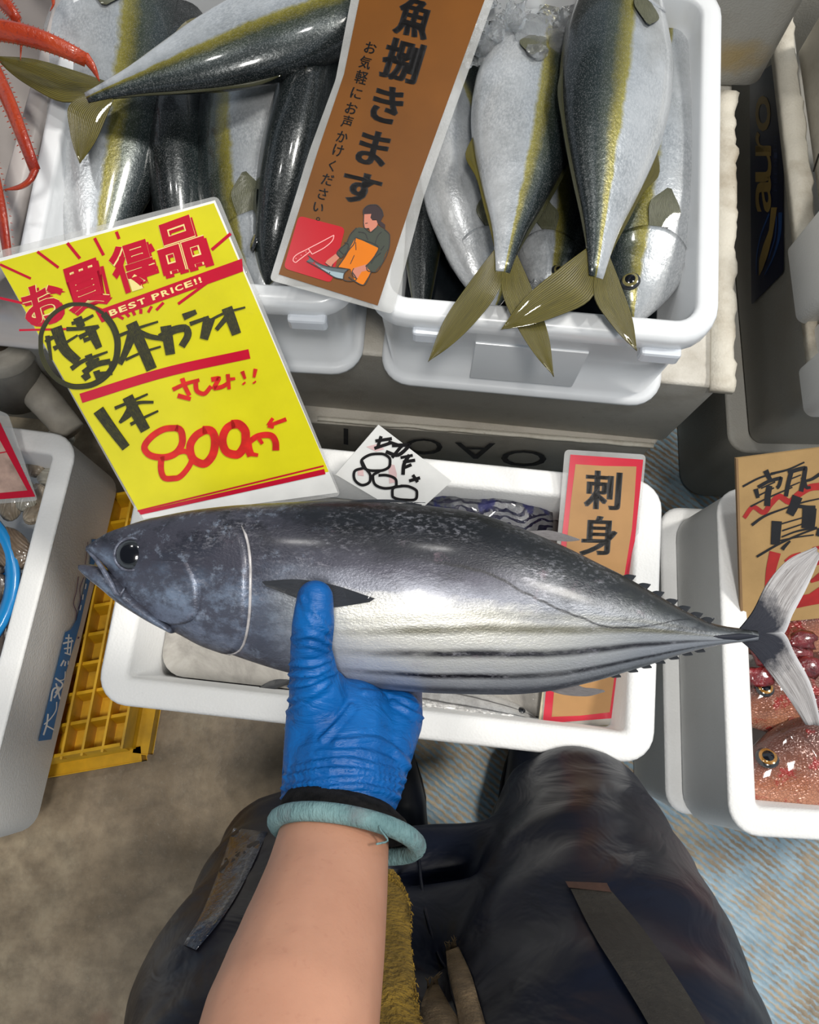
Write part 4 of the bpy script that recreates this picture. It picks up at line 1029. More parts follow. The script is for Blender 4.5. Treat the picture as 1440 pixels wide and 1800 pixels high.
# brushed black writing
bk = []
def add(pts, w, w2=None): bk.append(([za(*p) for p in pts], w, w2 if w2 else w))
add([(590, 330), (680, 560), (820, 695)], 17, 14); add([(485, 492), (530, 450), (600, 428)], 7, 5); add([(700, 490), (820, 415)], 4, 3); add([(565, 558), (640, 520)], 7, 5); add([(500, 420), (540, 680)], 7, 4)
add([(815, 228), (860, 330)], 13, 12); add([(755, 292), (870, 262), (985, 205)], 5, 4); add([(700, 350), (860, 345), (1040, 318)], 6, 4); add([(835, 440), (920, 395), (1045, 322)], 7, 4); add([(945, 340), (1045, 550)], 15, 10); add([(880, 470), (980, 440)], 7, 4)
add([(750, 770), (860, 695), (1000, 640), (1135, 590)], 7, 3); add([(930, 620), (965, 715)], 11, 9); add([(910, 728), (1045, 660)], 7, 4); add([(880, 815), (1000, 730), (1165, 690)], 9, 8); add([(1165, 690), (1180, 760)], 7); add([(890, 820), (930, 880)], 13, 10); add([(1015, 790), (1045, 885)], 10, 8); add([(1050, 830), (1185, 812)], 8, 6)
bk.append(([(139+68*math.cos(a)*(1+.02*math.sin(2*a)), 607+73*math.sin(a)) for a in [math.radians(d) for d in range(-50, 318, 24)]], 10, 5))
def addb(pts, w, w2=None): bk.append(([zb(*p) for p in pts], w, w2 if w2 else w))
addb([(722, 462), (780, 590), (835, 718)], 17, 16); addb([(640, 538), (760, 490), (870, 455)], 5, 3); addb([(735, 500), (700, 600), (660, 690)], 15, 7); addb([(750, 505), (820, 535), (890, 548)], 9, 7); addb([(690, 665), (780, 625), (885, 592)], 4, 3)
addb([(912, 478), (938, 636)], 16, 14); addb([(880, 545), (960, 500), (1020, 490), (1035, 520), (1000, 592)], 12, 10); addb([(1008, 430), (1080, 400)], 10, 7); addb([(1045, 468), (1150, 430)], 6, 5); addb([(1152, 435), (1122, 552)], 17, 12); addb([(1125, 465), (1230, 410), (1350, 376)], 4, 3); addb([(1248, 378), (1275, 450), (1302, 524)], 16, 14); addb([(1248, 430), (1190, 500)], 8, 6)
def addc(pts, w, w2=None): bk.append(([zc(*p) for p in pts], w, w2 if w2 else w))
addc([(140, 395), (215, 500), (300, 612)], 17, 13); addc([(308, 318), (350, 400), (412, 512)], 16, 15); addc([(235, 385), (330, 345), (425, 303)], 5, 3); addc([(300, 372), (380, 352), (458, 350)], 6, 4); addc([(330, 395), (300, 430), (262, 468)], 15, 4); addc([(325, 478), (400, 440), (485, 400)], 5, 3)
Y.layer = .0015
Y.add('black_brush_lettering', Y.stroke([(p, w*1.22, w2*1.22) for p, w, w2 in bk]), M['brush'])
rd = [([zc(*p) for p in pts], w, w2) for pts, w, w2 in (
    ([(568, 278), (640, 245), (722, 222)], 6, 5), ([(622, 212), (640, 262), (665, 312)], 7, 6), ([(597, 312), (672, 332)], 7, 6), ([(700, 235), (708, 285), (745, 302), (790, 258)], 7, 6), ([(790, 220), (835, 212), (805, 270), (850, 262), (895, 236)], 7, 6), ([(885, 188), (893, 276)], 6, 5), ([(900, 218), (928, 214)], 5, 4),
    ([(968, 172), (985, 216)], 6, 4), ([(975, 238), (982, 246)], 6, 5), ([(1045, 158), (1036, 208)], 6, 4), ([(1036, 232), (1042, 240)], 6, 5),
    ([(600, 498), (520, 505), (440, 555), (405, 612), (430, 650), (510, 668), (590, 640), (625, 570), (612, 510), (585, 497)], 9, 10), ([(505, 660), (500, 720), (520, 785), (585, 788), (655, 730), (680, 670), (635, 632), (560, 655), (500, 680)], 9, 7),
    ([(760, 508), (700, 545), (668, 610), (685, 675), (745, 705), (795, 660), (812, 570), (790, 515), (740, 510)], 11, 12), ([(925, 472), (880, 500), (855, 570), (878, 635), (935, 652), (982, 600), (988, 530), (950, 478), (905, 478)], 11, 13),
    ([(998, 575), (1005, 620), (1020, 660)], 12, 11), ([(1000, 585), (1060, 545), (1140, 545), (1160, 580), (1162, 628)], 8, 10), ([(1000, 645), (1060, 655)], 7, 5), ([(1065, 560), (1085, 590)], 6, 5),
    ([(1222, 448), (1120, 485)], 6, 5), ([(1145, 442), (1116, 484)], 5, 5), ([(1116, 484), (1150, 496)], 6, 4))]
Y.layer = .0016
Y.add('red_marker_lettering', Y.stroke([(p, w*1.22, w2*1.22) for p, w, w2 in rd]), M['red_ink'])

# the brown-orange cutting-service sign
os_ = thing('service_sign', 'long brown-orange laminated sign with black lettering and a drawing of a fish cutter', 'sign', P(585, 515, .665))
O = Sheet(os_, P(640, -20, .715), P(868, -20, .715), P(590, 520, .668))
O.slab('film_sleeve', [(628, -60), (888, -60), (868, 0), (745, 345), (690, 552), (474, 492), (545, 262), (590, 140)], .0012, M['film'], 0.0, 8)
O.slab('printed_sheet', [(644, -60), (872, -60), (852, 0), (730, 335), (664, 537), (490, 482), (560, 262), (605, 130)], .0004, M['orange_paper'], .0004)
O.layer = .0008
aa, dd = (.955, .245), (-.285, .955)
it = [(c, cq(x, y, w, h, aa, dd)) for c, x, y, w, h in (('魚', 729, 30, 60, 72), ('捌', 707, 107, 66, 74), ('き', 681, 184, 52, 66), ('ま', 657, 261, 52, 62), ('す', 634, 331, 66, 56))]
O.add('large_lettering', O.glyphs(it, None, .018, .035), M['ink'])
zo = lambda X, Yy: (440+X/3.214, Yy/3.214)
it = [(c, cq(*zo(x, y), w, h, aa, dd)) for c, x, y, w, h in (('お', 680, 270, 20, 20), ('気', 650, 352, 20, 22), ('軽', 628, 437, 21, 24), ('に', 600, 527, 19, 19), ('お', 572, 612, 20, 20), ('声', 548, 687, 19, 22), ('か', 520, 773, 19, 20), ('け', 497, 850, 18, 21), ('く', 462, 935, 11, 20), ('だ', 437, 1015, 20, 20), ('さ', 410, 1095, 16, 20), ('い', 385, 1172, 18, 16), ('。', 383, 1237, 7, 7))]
O.add('small_lettering', O.glyphs(it, None, .004, .02), M['ink'])
zi = lambda X, Yy: (500+X*.15278, 340+Yy*.15278)
zl = lambda L: [zi(*p) for p in L]
def flat(name, col, rough=.3): return plain(name, col, rough, coat=.05, spec=.3, var=.04)
PR = {k: flat(k, c) for k, c in dict(print_red=(.42, .003, .012), print_pink=(.80, .33, .32), print_skin=(.50, .185, .125), print_hair=(.035, .022, .024), print_green=(.048, .055, .042), print_orange=(.62, .16, .002), print_steel=(.28, .36, .40), print_slate=(.085, .105, .115)).items()}
O.layer = .0008; O.add('red_square', O.fill([round_poly(zl([(165, 255), (700, 395), (540, 1030), (-10, 860)]), 9)]), PR['print_red'])
jacket = [(860, 390), (930, 400), (990, 445), (1080, 370), (1150, 410), (1210, 480), (1205, 620), (1160, 700), (1130, 800), (1040, 905), (960, 880), (950, 820), (1060, 700), (830, 520), (740, 640), (650, 740), (605, 690), (720, 550), (760, 480), (830, 400)]
O.layer = .0009
O.add('drawn_jacket', O.fill([zl(jacket)]), PR['print_green'])
O.add('drawn_apron', O.fill([zl([(820, 505), (1085, 630), (1010, 760), (935, 840), (1000, 905), (905, 1055), (810, 1010), (760, 870), (615, 845), (740, 655)])], .00095), PR['print_orange'])
O.add('skin_print', O.fill([zl([(915, 240), (1000, 235), (1010, 310), (1060, 310), (1075, 350), (1060, 385), (990, 445), (975, 400), (925, 400), (915, 330)]), zl([(590, 695), (635, 740), (560, 810), (540, 845), (470, 800), (490, 770)]), zl([(945, 815), (965, 885), (890, 900), (840, 980), (800, 960), (780, 900), (800, 860)])], .0010), PR['print_skin'])
O.add('drawn_hair', O.fill([zl([(915, 240), (910, 190), (960, 140), (1050, 130), (1120, 190), (1140, 260), (1110, 320), (1160, 360), (1160, 410), (1110, 380), (1070, 340), (1060, 300), (1015, 310), (990, 280), (1000, 235)])], .00105), PR['print_hair'])
O.add('drawn_fish', O.fill([zl([(340, 790), (440, 830), (620, 860), (740, 870), (690, 920), (520, 890), (400, 850)]), zl([(270, 715), (340, 770), (335, 800), (255, 780), (290, 750)])], .00105), PR['print_slate'])
O.add('drawn_fish_belly', O.fill([zl([(340, 800), (440, 855), (560, 895), (690, 915), (670, 985), (590, 970), (480, 905)])], .00105), PR['print_steel'])
ol = [([(820, 505), (1085, 630), (1010, 760), (935, 840)], 1), ([(820, 505), (800, 580), (740, 655), (690, 740), (615, 845)], 1), ([(1000, 905), (905, 1055), (810, 1010), (740, 960)], 1), ([(830, 395), (760, 470), (720, 560), (605, 690), (650, 740), (740, 640)], 1), ([(1150, 410), (1212, 480), (1205, 620), (1130, 800), (1040, 905), (955, 885), (945, 820)], 1),
      ([(930, 400), (990, 445), (1080, 370)], .8), ([(850, 440), (930, 460), (960, 530)], .8), ([(1040, 590), (1080, 480), (1120, 440)], .8), ([(915, 240), (912, 330), (928, 400), (975, 402)], .8), ([(910, 240), (910, 190), (960, 140), (1050, 130), (1120, 190), (1140, 260)], .9), ([(930, 345), (960, 340)], .6), ([(255, 780), (440, 880), (590, 970), (670, 988)], 1.1), ([(270, 715), (340, 770), (440, 825), (620, 858), (740, 870)], .9),
      ([(740, 870), (690, 920), (680, 985), (760, 1010), (830, 985), (780, 900)], 1), ([(1110, 680), (1040, 740), (1000, 800)], .8), ([(490, 905), (510, 925), (525, 905)], .9), ([(820, 560), (825, 650)], .7), ([(805, 710), (760, 810)], .7), ([(690, 560), (740, 590), (730, 640)], .7), ([(630, 650), (680, 700)], .7), ([(1150, 600), (1110, 650)], .7), ([(470, 800), (540, 845), (560, 810)], .6), ([(800, 860), (780, 900), (800, 960), (840, 980)], .7)]
O.layer = .0012; O.add('drawn_outline', O.stroke([(zl(p), w*1.7) for p, w in ol]), M['ink'])
O.add('drawn_knife', O.stroke([(zl(p), 1.6) for p in ([(275, 635), (420, 560), (570, 480)], [(570, 480), (560, 530), (480, 610), (320, 700)], [(275, 635), (320, 700)], [(275, 635), (110, 735), (100, 770), (130, 795), (150, 780), (300, 665)], [(130, 745), (137, 750)], [(190, 710), (197, 714)], [(245, 672), (252, 676)])]), PR['print_pink'])

# small white diamond price tag
tg = thing('price_tag', 'small white diamond-shaped price tag with black handwriting, standing on the box rim', 'sign', P(700, 870, .49))
G = Sheet(tg, P(673, 748, .545), P(790, 850, .50), P(590, 835, .50))
G.slab('card', [(665, 747), (794, 846), (722, 912), (590, 834)], .0012, M['white_paper'])
zt_ = lambda X, Yy: (560+X/2.3226, 740+Yy/2.3226)
G.layer = .0007
G.add('black_lettering', G.stroke([([zt_(*p) for p in pts], w*1.45) for pts, w in (([(232, 82), (300, 72)], 4), ([(256, 62), (240, 112)], 4), ([(228, 112), (300, 88)], 4), ([(285, 85), (345, 105)], 4), ([(300, 100), (372, 98), (320, 140), (275, 125)], 4.5), ([(345, 95), (300, 150)], 4),
    ([(335, 150), (385, 140)], 3.5), ([(345, 168), (395, 160)], 4), ([(372, 138), (350, 175), (345, 220)], 4.5), ([(380, 178), (352, 190)], 4), ([(370, 245), (415, 232)], 4), ([(385, 220), (405, 250)], 4),
    ([(292, 180), (290, 152), (255, 134), (205, 140), (175, 165), (190, 195), (250, 203), (288, 188), (292, 178)], 3.4), ([(185, 192), (148, 205), (148, 240), (180, 262), (208, 250), (212, 225), (190, 190), (178, 165)], 3.4), ([(250, 205), (222, 225), (230, 258), (275, 275), (318, 262), (315, 238), (280, 222), (245, 222)], 3.4), ([(345, 265), (305, 275), (302, 305), (350, 322), (398, 318), (402, 290), (370, 268), (335, 265)], 3.4))]), M['ink'])
G.layer = .0004
G.add('pink_stain_print', G.fill([[zt_(*p) for p in q] for q in ([(195, 105), (235, 95), (270, 115), (235, 125)], [(160, 195), (182, 190), (185, 225), (160, 222)], [(285, 175), (310, 180), (320, 215), (318, 250), (290, 255)])]), plain('pale_pink_stain', (.72, .50, .50), .6))

# the two sashimi signs
ss = thing('sashimi_sign', 'tall red-bordered kraft sashimi sign leaning in the white fish box', 'sign', P(1013, 1280, .345))
S1 = Sheet(ss, P(1000, 795, .492), P(1132, 803, .492), P(1010, 1280, .412))
S1.slab('film_sleeve', [(993, 790), (1136, 799), (1092, 1272), (952, 1284)], .0012, M['film'], 0.0, 9)
S1.slab('red_border', [(1003, 799), (1131, 808), (1084, 1262), (954, 1272)], .0004, M['red_print'], .0003)
S1.slab('kraft_sheet', [(1012, 816), (1060, 819), (1119, 820), (1116, 870), (1111, 930), (1098, 1010), (1092, 1100), (1072, 1252), (1020, 1258), (970, 1260), (985, 1100), (996, 960), (1004, 880)], .0004, M['kraft'], .0006)
S1.layer = .0010
S1.add('lettering', S1.glyphs([('刺', [(1031, 826), (1093, 830), (1088, 897), (1028, 894)]), ('身', [(1024, 906), (1086, 908), (1081, 977), (1020, 976)])], None, .012, .035), M['ink'])
sb2 = thing('card_sign', 'pale card sheet lying under the foot of the sashimi sign', 'sign', P(1010, 1275, .335))
S2 = Sheet(sb2, P(950, 1100, .437), P(1090, 1100, .437), P(1010, 1285, .409))
S2.slab('card_sheet', [(962, 1150), (1090, 1150), (1078, 1278), (1074, 1284), (944, 1292)], .003, plain('pale_stained_card', (.56, .50, .36), .7, var=.3, scale=60))

# cardboard snapper sign
cs = thing('cardboard_sign', 'brown cardboard sign with black brush lettering lying over the snapper box', 'sign', P(1330, 1090, .39))
Cc = Sheet(cs, P(1295, 806, .50), P(1440, 788, .50), P(1303, 1100, .372))
Cc.slab('board', [(1295, 806), (1500, 780), (1512, 1080), (1304, 1100)], .004, M['card'])
Cc.slab('board_edge', [(1294, 806), (1298, 806), (1307, 1100), (1303, 1100)], .0045, M['card_edge'], .0002)
zk = lambda X, Yy: (1280+X/5.294, 780+Yy/5.294)
Cc.layer = .0006
K = lambda L: [([zk(*p) for p in pts], w/4.2, (w2 or w)/4.2) for pts, w, w2 in L]
Cc.add('red_brush', Cc.stroke(K([([(150, 690), (240, 590), (330, 640), (400, 560), (480, 490), (570, 540), (660, 470), (760, 410), (870, 395)], 30, 55), ([(440, 1010), (400, 1180), (380, 1350)], 85, 60), ([(540, 1105), (600, 1050), (680, 1020)], 40, 20), ([(650, 1195), (740, 1140), (870, 1100)], 10, 34), ([(770, 1285), (870, 1230)], 20, 60), ([(760, 1425), (870, 1365)], 40, 60), ([(620, 1480), (740, 1455), (880, 1430)], 85, 85), ([(790, 975), (880, 960)], 20, 26)])), plain('dull_red_paint', (.34, .012, .010), .6, var=.2, scale=60))
Cc.layer = .0008
Cc.add('black_brush', Cc.stroke(K([([(138, 398), (300, 315), (440, 275)], 16, 14), ([(400, 280), (560, 240), (712, 172)], 18, 12), ([(350, 248), (385, 320), (400, 345)], 42, 30), ([(258, 420), (280, 505)], 36, 26), ([(280, 405), (380, 350), (495, 318), (470, 400), (455, 412)], 26, 26), ([(310, 415), (440, 355)], 11, 11), ([(290, 480), (430, 410)], 12, 10), ([(388, 390), (372, 480), (366, 580)], 44, 44), ([(210, 585), (380, 500), (600, 405)], 13, 11),
     ([(590, 262), (560, 380), (540, 490)], 34, 30), ([(560, 270), (650, 240), (722, 225), (705, 330), (680, 445)], 30, 34), ([(580, 330), (680, 290)], 11, 9), ([(570, 400), (670, 358)], 11, 9), ([(700, 310), (740, 410), (770, 405)], 36, 20), ([(730, 345), (780, 330), (860, 280)], 20, 26),
     ([(222, 758), (330, 680), (560, 590)], 22, 12), ([(560, 590), (700, 545), (880, 505)], 14, 10), ([(648, 490), (610, 590), (575, 660)], 78, 60), ([(560, 640), (640, 580), (740, 590), (815, 590)], 30, 24), ([(455, 720), (448, 820), (440, 940)], 76, 66), ([(760, 600), (755, 690), (745, 790)], 104, 96), ([(500, 745), (690, 690)], 11, 10), ([(505, 810), (700, 745)], 12, 10), ([(500, 868), (640, 815), (830, 780)], 12, 16), ([(268, 1052), (480, 930), (680, 840), (830, 785)], 18, 14), ([(470, 905), (640, 870), (800, 848)], 12, 10), ([(580, 905), (520, 965), (505, 985)], 14, 30), ([(860, 790), (835, 860)], 40, 30)])), M['ink'])

# laminated sign at the edge of the clam box
ls = thing('photo_sign', 'pinkish laminated sign with a crimson border on the clam box', 'sign', P(20, 830, .30))
L_ = Sheet(ls, P(-10, 735, .335), P(30, 735, .335), P(10, 875, .285))
L_.slab('film_sleeve', [(-60, 700), (14, 728), (66, 880), (-60, 890)], .0012, M['film'], 0.0, 6)
L_.slab('red_border', [(-60, 715), (-2, 738), (62, 873), (-60, 882)], .0004, M['red_print'], .0003)
L_.slab('picture', [(-60, 740), (-8, 760), (48, 862), (-60, 872)], .0003, plain('faded_pink_picture', (.46, .31, .25), .4, coat=.4, var=.4, scale=40), .0005)
L_.layer = .0009
L_.add('red_writing', L_.stroke([([(-20, 800), (12, 794)], 2)]), M['red_print'])

# print on boxes and tubs
def on_box(Mx_, face, off=0.0004):
    """plane of an outer wall as a Sheet: face = (point, tangent1, tangent2) in the box's own axes"""
    p, a, b = (Vector(v) for v in face)
    return Mx_ @ p, Mx_ @ (p+a), Mx_ @ (p+b)
h_ = .185
st = Sheet(LB, *on_box(LBx, ((.20-.002+.0012, 0, h_-.006), (0, 1, 0), (-.002, 0, -(h_-.012)))))
zs = lambda X, Yy: (60+X/4.2833, 900+Yy/4.2833)
M['blue_print'] = plain('blue_print', (.012, .16, .40), .4, var=.12, scale=40)
M['purple_line'] = plain('purple_line', (.05, .025, .14), .5)
st.layer = .0006
st.add('blue_strip', st.fill([[zs(*p) for p in ((32, 1725), (130, 1712), (240, 1210), (345, 850), (420, 520), (470, 330), (482, 205), (435, 205), (420, 400), (385, 540), (320, 810), (275, 885), (235, 905))]]), M['blue_print'])
st.add('white_brush_lettering', st.stroke([([zs(*p) for p in pts], w) for pts, w in (([(70, 1680), (95, 1600), (105, 1520)], 3), ([(75, 1600), (120, 1560), (165, 1490), (170, 1430)], 2), ([(95, 1610), (150, 1640)], 2.5), ([(125, 1425), (150, 1330), (190, 1320), (160, 1365)], 3), ([(165, 1290), (195, 1410)], 3), ([(160, 1250), (215, 1300), (190, 1340), (150, 1400)], 3), ([(200, 1160), (225, 1115)], 3), ([(230, 1160), (238, 1125)], 2.5), ([(255, 1150), (258, 1120)], 2),
    ([(218, 990), (295, 970)], 3), ([(235, 950), (285, 950)], 2.5), ([(262, 920), (250, 1070)], 2.5), ([(225, 1030), (280, 1020)], 2.5), ([(230, 1060), (275, 1075)], 2.5), ([(285, 960), (270, 1080)], 2), ([(345, 740), (355, 700)], 2), ([(365, 660), (370, 620)], 2), ([(385, 580), (392, 540)], 2), ([(235, 1200), (225, 1260), (180, 1270)], 1.6))], .0009), M['white_paper'])
st.add('purple_line', st.stroke([([zs(*p) for p in ((335, 485), (318, 600), (298, 690), (320, 760), (315, 815))], 1.2), ([zs(*p) for p in ((375, 490), (345, 590), (350, 660), (330, 735))], 1.2), ([zs(*p) for p in ((405, 225), (395, 330), (385, 395))], 1.0), ([zs(*p) for p in ((330, 945), (338, 950))], 4)], .0008), M['purple_line'])
bt = Sheet(BB, *on_box(BBx, ((0, -.48+.0008, .19), (1, 0, 0), (0, .009, -.18))))
zt6 = lambda X, Yy: (560+X/2.3226, 740+Yy/2.3226)
M['faded_ink'] = plain('faded_black_print', (.022, .022, .024), .7, var=.5, scale=50)
def ud(cx, cy, w, h):                          # upside-down glyph quad on the front wall
    x, y = zt6(cx, cy); return [(x+w, y+h+1.5), (x-w, y+h), (x-w, y-h), (x+w, y-h+1.5)]
bt.layer = .0010
bt.add('upside_down_lettering', bt.glyphs([('I', ud(112, 62, 4, 14)), ('O', ud(430, 103, 33, 14)), ('A', ud(640, 120, 36, 14)), ('O', ud(838, 152, 40, 14))], None, .0), M['faded_ink'])
t7 = Sheet(TL_, *on_box(TLx, ((0, -.225+.0095+.0042, .12), (1, 0, 0), (0, .0073, -.10))))
t7.layer = .0012
t7.add('pen_mark', t7.stroke([([(523, 621), (548, 623), (568, 624)], 4, 6), ([(568, 624), (545, 636), (517, 650)], 6, 4), ([(497, 619), (505, 619)], 2)]), M['ink'])
sk = Sheet(CB, *on_box(CBx, ((-.25, -.1, .10), (0, 1, 0), (0, 0, .1))))
sk.layer = .0008
sk.add('navy_sticker', sk.fill([round_poly([(1318, 140), (1376, 100), (1378, 478), (1321, 537)], 6)]), plain('navy_sticker', (.004, .006, .026), .3, coat=.4))
zn = lambda X, Yy: (1260+X/4.2833, 140+Yy/4.2833)
M['gold'] = plain('gold_print', (.20, .135, .035), .4, var=.2)
def up(c, x0, x1, y0, y1): return (c, [zn(x0, y1), zn(x0, y0), zn(x1, y0), zn(x1, y1)])     # reads upward
sk.add('gold_lettering', sk.glyphs([up('a', 292, 410, 730, 1000), up('u', 292, 412, 500, 770), up('r', 292, 402, 390, 545), up('o', 292, 405, 120, 390)], .0013, .01), M['gold'])
sk.add('small_lettering', sk.glyphs([up(c, 432, 456, 840-i*62-44, 840-i*62) for i, c in enumerate('PREMIUM') ], .0013), plain('faint_blue_print', (.03, .04, .09), .4))
sk.add('fish_emblem', sk.fill([[zn(*p) for p in ((410, 962), (455, 962), (440, 1060), (420, 1180), (385, 1320), (345, 1430), (318, 1480), (320, 1360), (350, 1250), (395, 1130))]], .0013), M['gold'])
sk.add('blue_swoosh', sk.stroke([([zn(*p) for p in pts], w, 1.2) for pts, w in (([(480, 1000), (470, 1180), (420, 1350), (360, 1470)], 7), ([(395, 1010), (330, 1180), (300, 1350), (300, 1470)], 3), ([(450, 1030), (440, 1180), (390, 1350)], 2))], .0011), plain('blue_swoosh_print', (.008, .045, .16), .4))
pm = Sheet(IB, *on_box(Matrix.Translation((.535, .78, .421)), ((0.0008, 0, .1), (0, 1, 0), (0, 0, .1)))); pm.add('pen_mark', pm.stroke([([(1440, 270), (1430, 302)], 3)], .001), M['ink'])

# ------------------------------------------------------------------ yellow crate between the boxes
cr = thing('plastic_crate', 'yellow plastic crate with a grid of deep pockets, half under the clam box', 'crate', (-0.55, 0.06, 0))
def cpt(u, v, z):                               # crate axes: u across from its right front corner, v away
    a = math.radians(10); ax, ay = Vector((math.cos(a), math.sin(a), 0)), Vector((-math.sin(a)-.22*0, math.cos(a), 0))
    return Vector((-.452, -.050, 0))+ax*(-u)+Vector((.10, .995, 0))*v+Vector((0, 0, z))
CW, CL, CH = .34, .44, .094
V = [cpt(0, 0, 0), cpt(CW, 0, 0), cpt(CW, CL, 0), cpt(0, CL, 0)]
def bar(name, a, b, w, h, par=cr, z=0.0):
    a, b = Vector(a), Vector(b); d = (b-a).normalized(); s_ = d.cross(Vector((0, 0, 1)))
    return obj(name, box_mesh((a+b)/2+Vector((0, 0, z)), (b-a)/2, s_*w/2, Vector((0, 0, h/2)), .0015), M['yellow_crate'], par, True, False)
bar('base_lip', cpt(0, 0, .014), cpt(CW, 0, .014), .022, .028); bar('base_lip', cpt(0, CL, .014), cpt(CW, CL, .014), .022, .028)
bar('base_lip', cpt(0, 0, .014), cpt(0, CL, .014), .022, .028); bar('base_lip', cpt(CW, 0, .014), cpt(CW, CL, .014), .022, .028)
me = grid_mesh([[cpt(.008, .008, .02), cpt(CW-.008, .008, .02), cpt(CW-.008, CL-.008, .02), cpt(.008, CL-.008, .02)], [cpt(.012, .012, .05), cpt(CW-.012, .012, .05), cpt(CW-.012, CL-.012, .05), cpt(.012, CL-.012, .05)]], closed=True, cap=True); fix(me)
obj('crate_floor', me, M['yellow_crate'], cr, True, False)
def slant(name, p, q, z0, z1, lean, th):
    p, q = Vector(p), Vector(q); up_ = Vector((0, 0, z1-z0))+lean; d = (q-p).normalized(); n_ = d.cross(up_).normalized()*th/2
    V = []
    for t_, e in ((p, 0), (q, 0), (q, 1), (p, 1)):
        b_ = t_+Vector((0, 0, z0))+up_*e; V += [b_+n_*(1-.5*e), b_-n_*(1-.5*e)]
    F = [(0, 2, 4, 6), (7, 5, 3, 1), (0, 1, 3, 2), (2, 3, 5, 4), (4, 5, 7, 6), (6, 7, 1, 0)]
    me = mesh(V, F); fix(me); return obj(name, me, M['yellow_crate'], cr, True, False)
NU, NV = 10, 9
for i in range(NU+1):
    u = .012+(CW-.024)*i/NU; slant('rib', cpt(u, .012, 0), cpt(u, CL-.012, 0), .05, CH if i not in (0, NU) else CH+.004, Vector((.004, 0, 0)), .007)
for j in range(NV+1):
    v = .012+(CL-.024)*j/NV; slant('cross_rib', cpt(.012, v, 0), cpt(CW-.012, v, 0), .05, CH-.008 if j not in (0, NV) else CH, Vector((0, .006, 0)), .010)

# ------------------------------------------------------------------ what lies in the white box under the tuna
def water_mat():
    t = NT('cloudy_icy_water'); o = t.coord(); t.set(Roughness=0.10); t.b.inputs['Specular IOR Level'].default_value = 0.5
    n = t.noise(o, 16, 6, .65, .5); c = t.ramp(n, [(0.32, (0.26, 0.245, 0.225)), (0.55, (0.42, 0.40, 0.365)), (0.75, (0.52, 0.51, 0.49))])
    t.color(c); t.bump(t.noise(o, 55, 4), .5, .003); return t.m
M['water'] = water_mat()
rows = []
for i, ins in enumerate((.040, .12, .15)):
    rows.append([Vector(p) for p in rr_ring(.309-ins, .161-min(ins, .10), .03, .118)])
low = [[Vector((p.x, p.y, .036)) for p in rows[0]]]
me = grid_mesh(low+rows, closed=True, cap=True); me.transform(MBx); fix(me)
o = obj('icy_water', me, M['water'], smooth=False); tag(o, 'cloudy icy water filling the white box under the held tuna', 'water', kind='stuff')
# second skipjack under the water line and in the corner by the sashimi sign: bodies lying on their sides
def silver_mat():
    t = NT('wet_silver_belly'); o = t.coord(); t.set(Roughness=0.22, Metallic=.35); u = t.coord('UV'); sx = t.n('ShaderNodeSeparateXYZ', {0: u}).outputs
    c = t.ramp(t.noise(o, 30, 6, .7), [(0.3, (0.30, 0.29, 0.28)), (0.55, (0.56, 0.55, 0.53)), (0.75, (0.70, 0.68, 0.64))])
    for pos in (.30, .55):
        d = t.math('ABSOLUTE', t.math('SUBTRACT', t.math('ADD', sx[1], t.math('MULTIPLY', t.math('SUBTRACT', t.noise(o, 30, 3), .5), .08)), pos)); c = t.mix(t.ramp(d, [(.008, .85), (.03, 0.0)]), c, (.06, .055, .055))
    c = t.mix(t.ramp(t.noise(o, 19, 5, .8), [(.62, 0), (.70, .6)]), c, (.16, .08, .085))
    t.color(c); t.b.inputs['Coat Weight'].default_value = .8; t.b.inputs['Coat Roughness'].default_value = .06; t.bump(t.noise(o, 90, 5), .6, .003); return t.m
M['silver'] = silver_mat()
M['yt_keep'] = M['yt']
def plainfish(name, label, head, tail, dorsal, skin, group, fat=1.0, k=1.0):
    mx, L = pose(head, tail, dorsal); t = thing(name, label, 'fish', mat=mx, group=group)
    f = FishShape(dict(YT, top=[q*k for q in YT['top']], bot=[q*k for q in YT['bot']]), L, 0, 0, fat); obj('body', f.body(40, 28), skin, t)
    hh = .025*L
    for s_ in (1, -1):
        b0 = Vector((L*.97, s_*hh, 0)); tp_ = Vector((L*1.12, s_*.13*L, 0)); obj('tail_fin', lobe_mesh([b0, b0.lerp(tp_, .5)+Vector((.005, s_*.006, 0)), tp_], [Vector((L*.97, 0, 0)), Vector((L*1.045, s_*.03*L, 0)), tp_-Vector((.002, s_*.002, 0))], 10, 6, .0014), M['tuna_fin'], t)
    e_u = .075
    for sd in (1, -1):
        p, _ = f.S(e_u, 12, -.001); q, _ = f.S(e_u, 12, .01); p.z *= sd; q.z *= sd
        e = obj('eye', eye_mesh(.017*L), EYE_T, t); e.matrix_basis = Matrix.Translation(p) @ (q-p).to_track_quat('Z', 'Y').to_matrix().to_4x4()
    for j in range(6):
        u = .68+.05*j
        for s_, nm in ((1, 'dorsal_finlet'), (-1, 'ventral_finlet')):
            p, _ = f.S(u, 90*s_, -.002); obj(nm, lobe_mesh([p, p+Vector((.012, s_*.009, 0))], [p+Vector((.016, 0, 0)), p+Vector((.017, s_*.006, 0))], 5, 4, .0008), M['tuna_fin'], t)
    return t
plainfish('skipjack_tuna', 'silvery skipjack lying belly-up in the white box beside the sashimi sign', P(948, 1268, .392), P(500, 1190, .385), (-.1, 1, -.75), M['silver'], 'skipjack in the white box', .80, .62)
plainfish('skipjack_tuna', 'skipjack in the cloudy water of the white box, its finlets just showing', P(860, 1020, .372), P(560, 1110, .380), (.1, -1, .3), M['tuna'], 'skipjack in the white box', .8, .8)
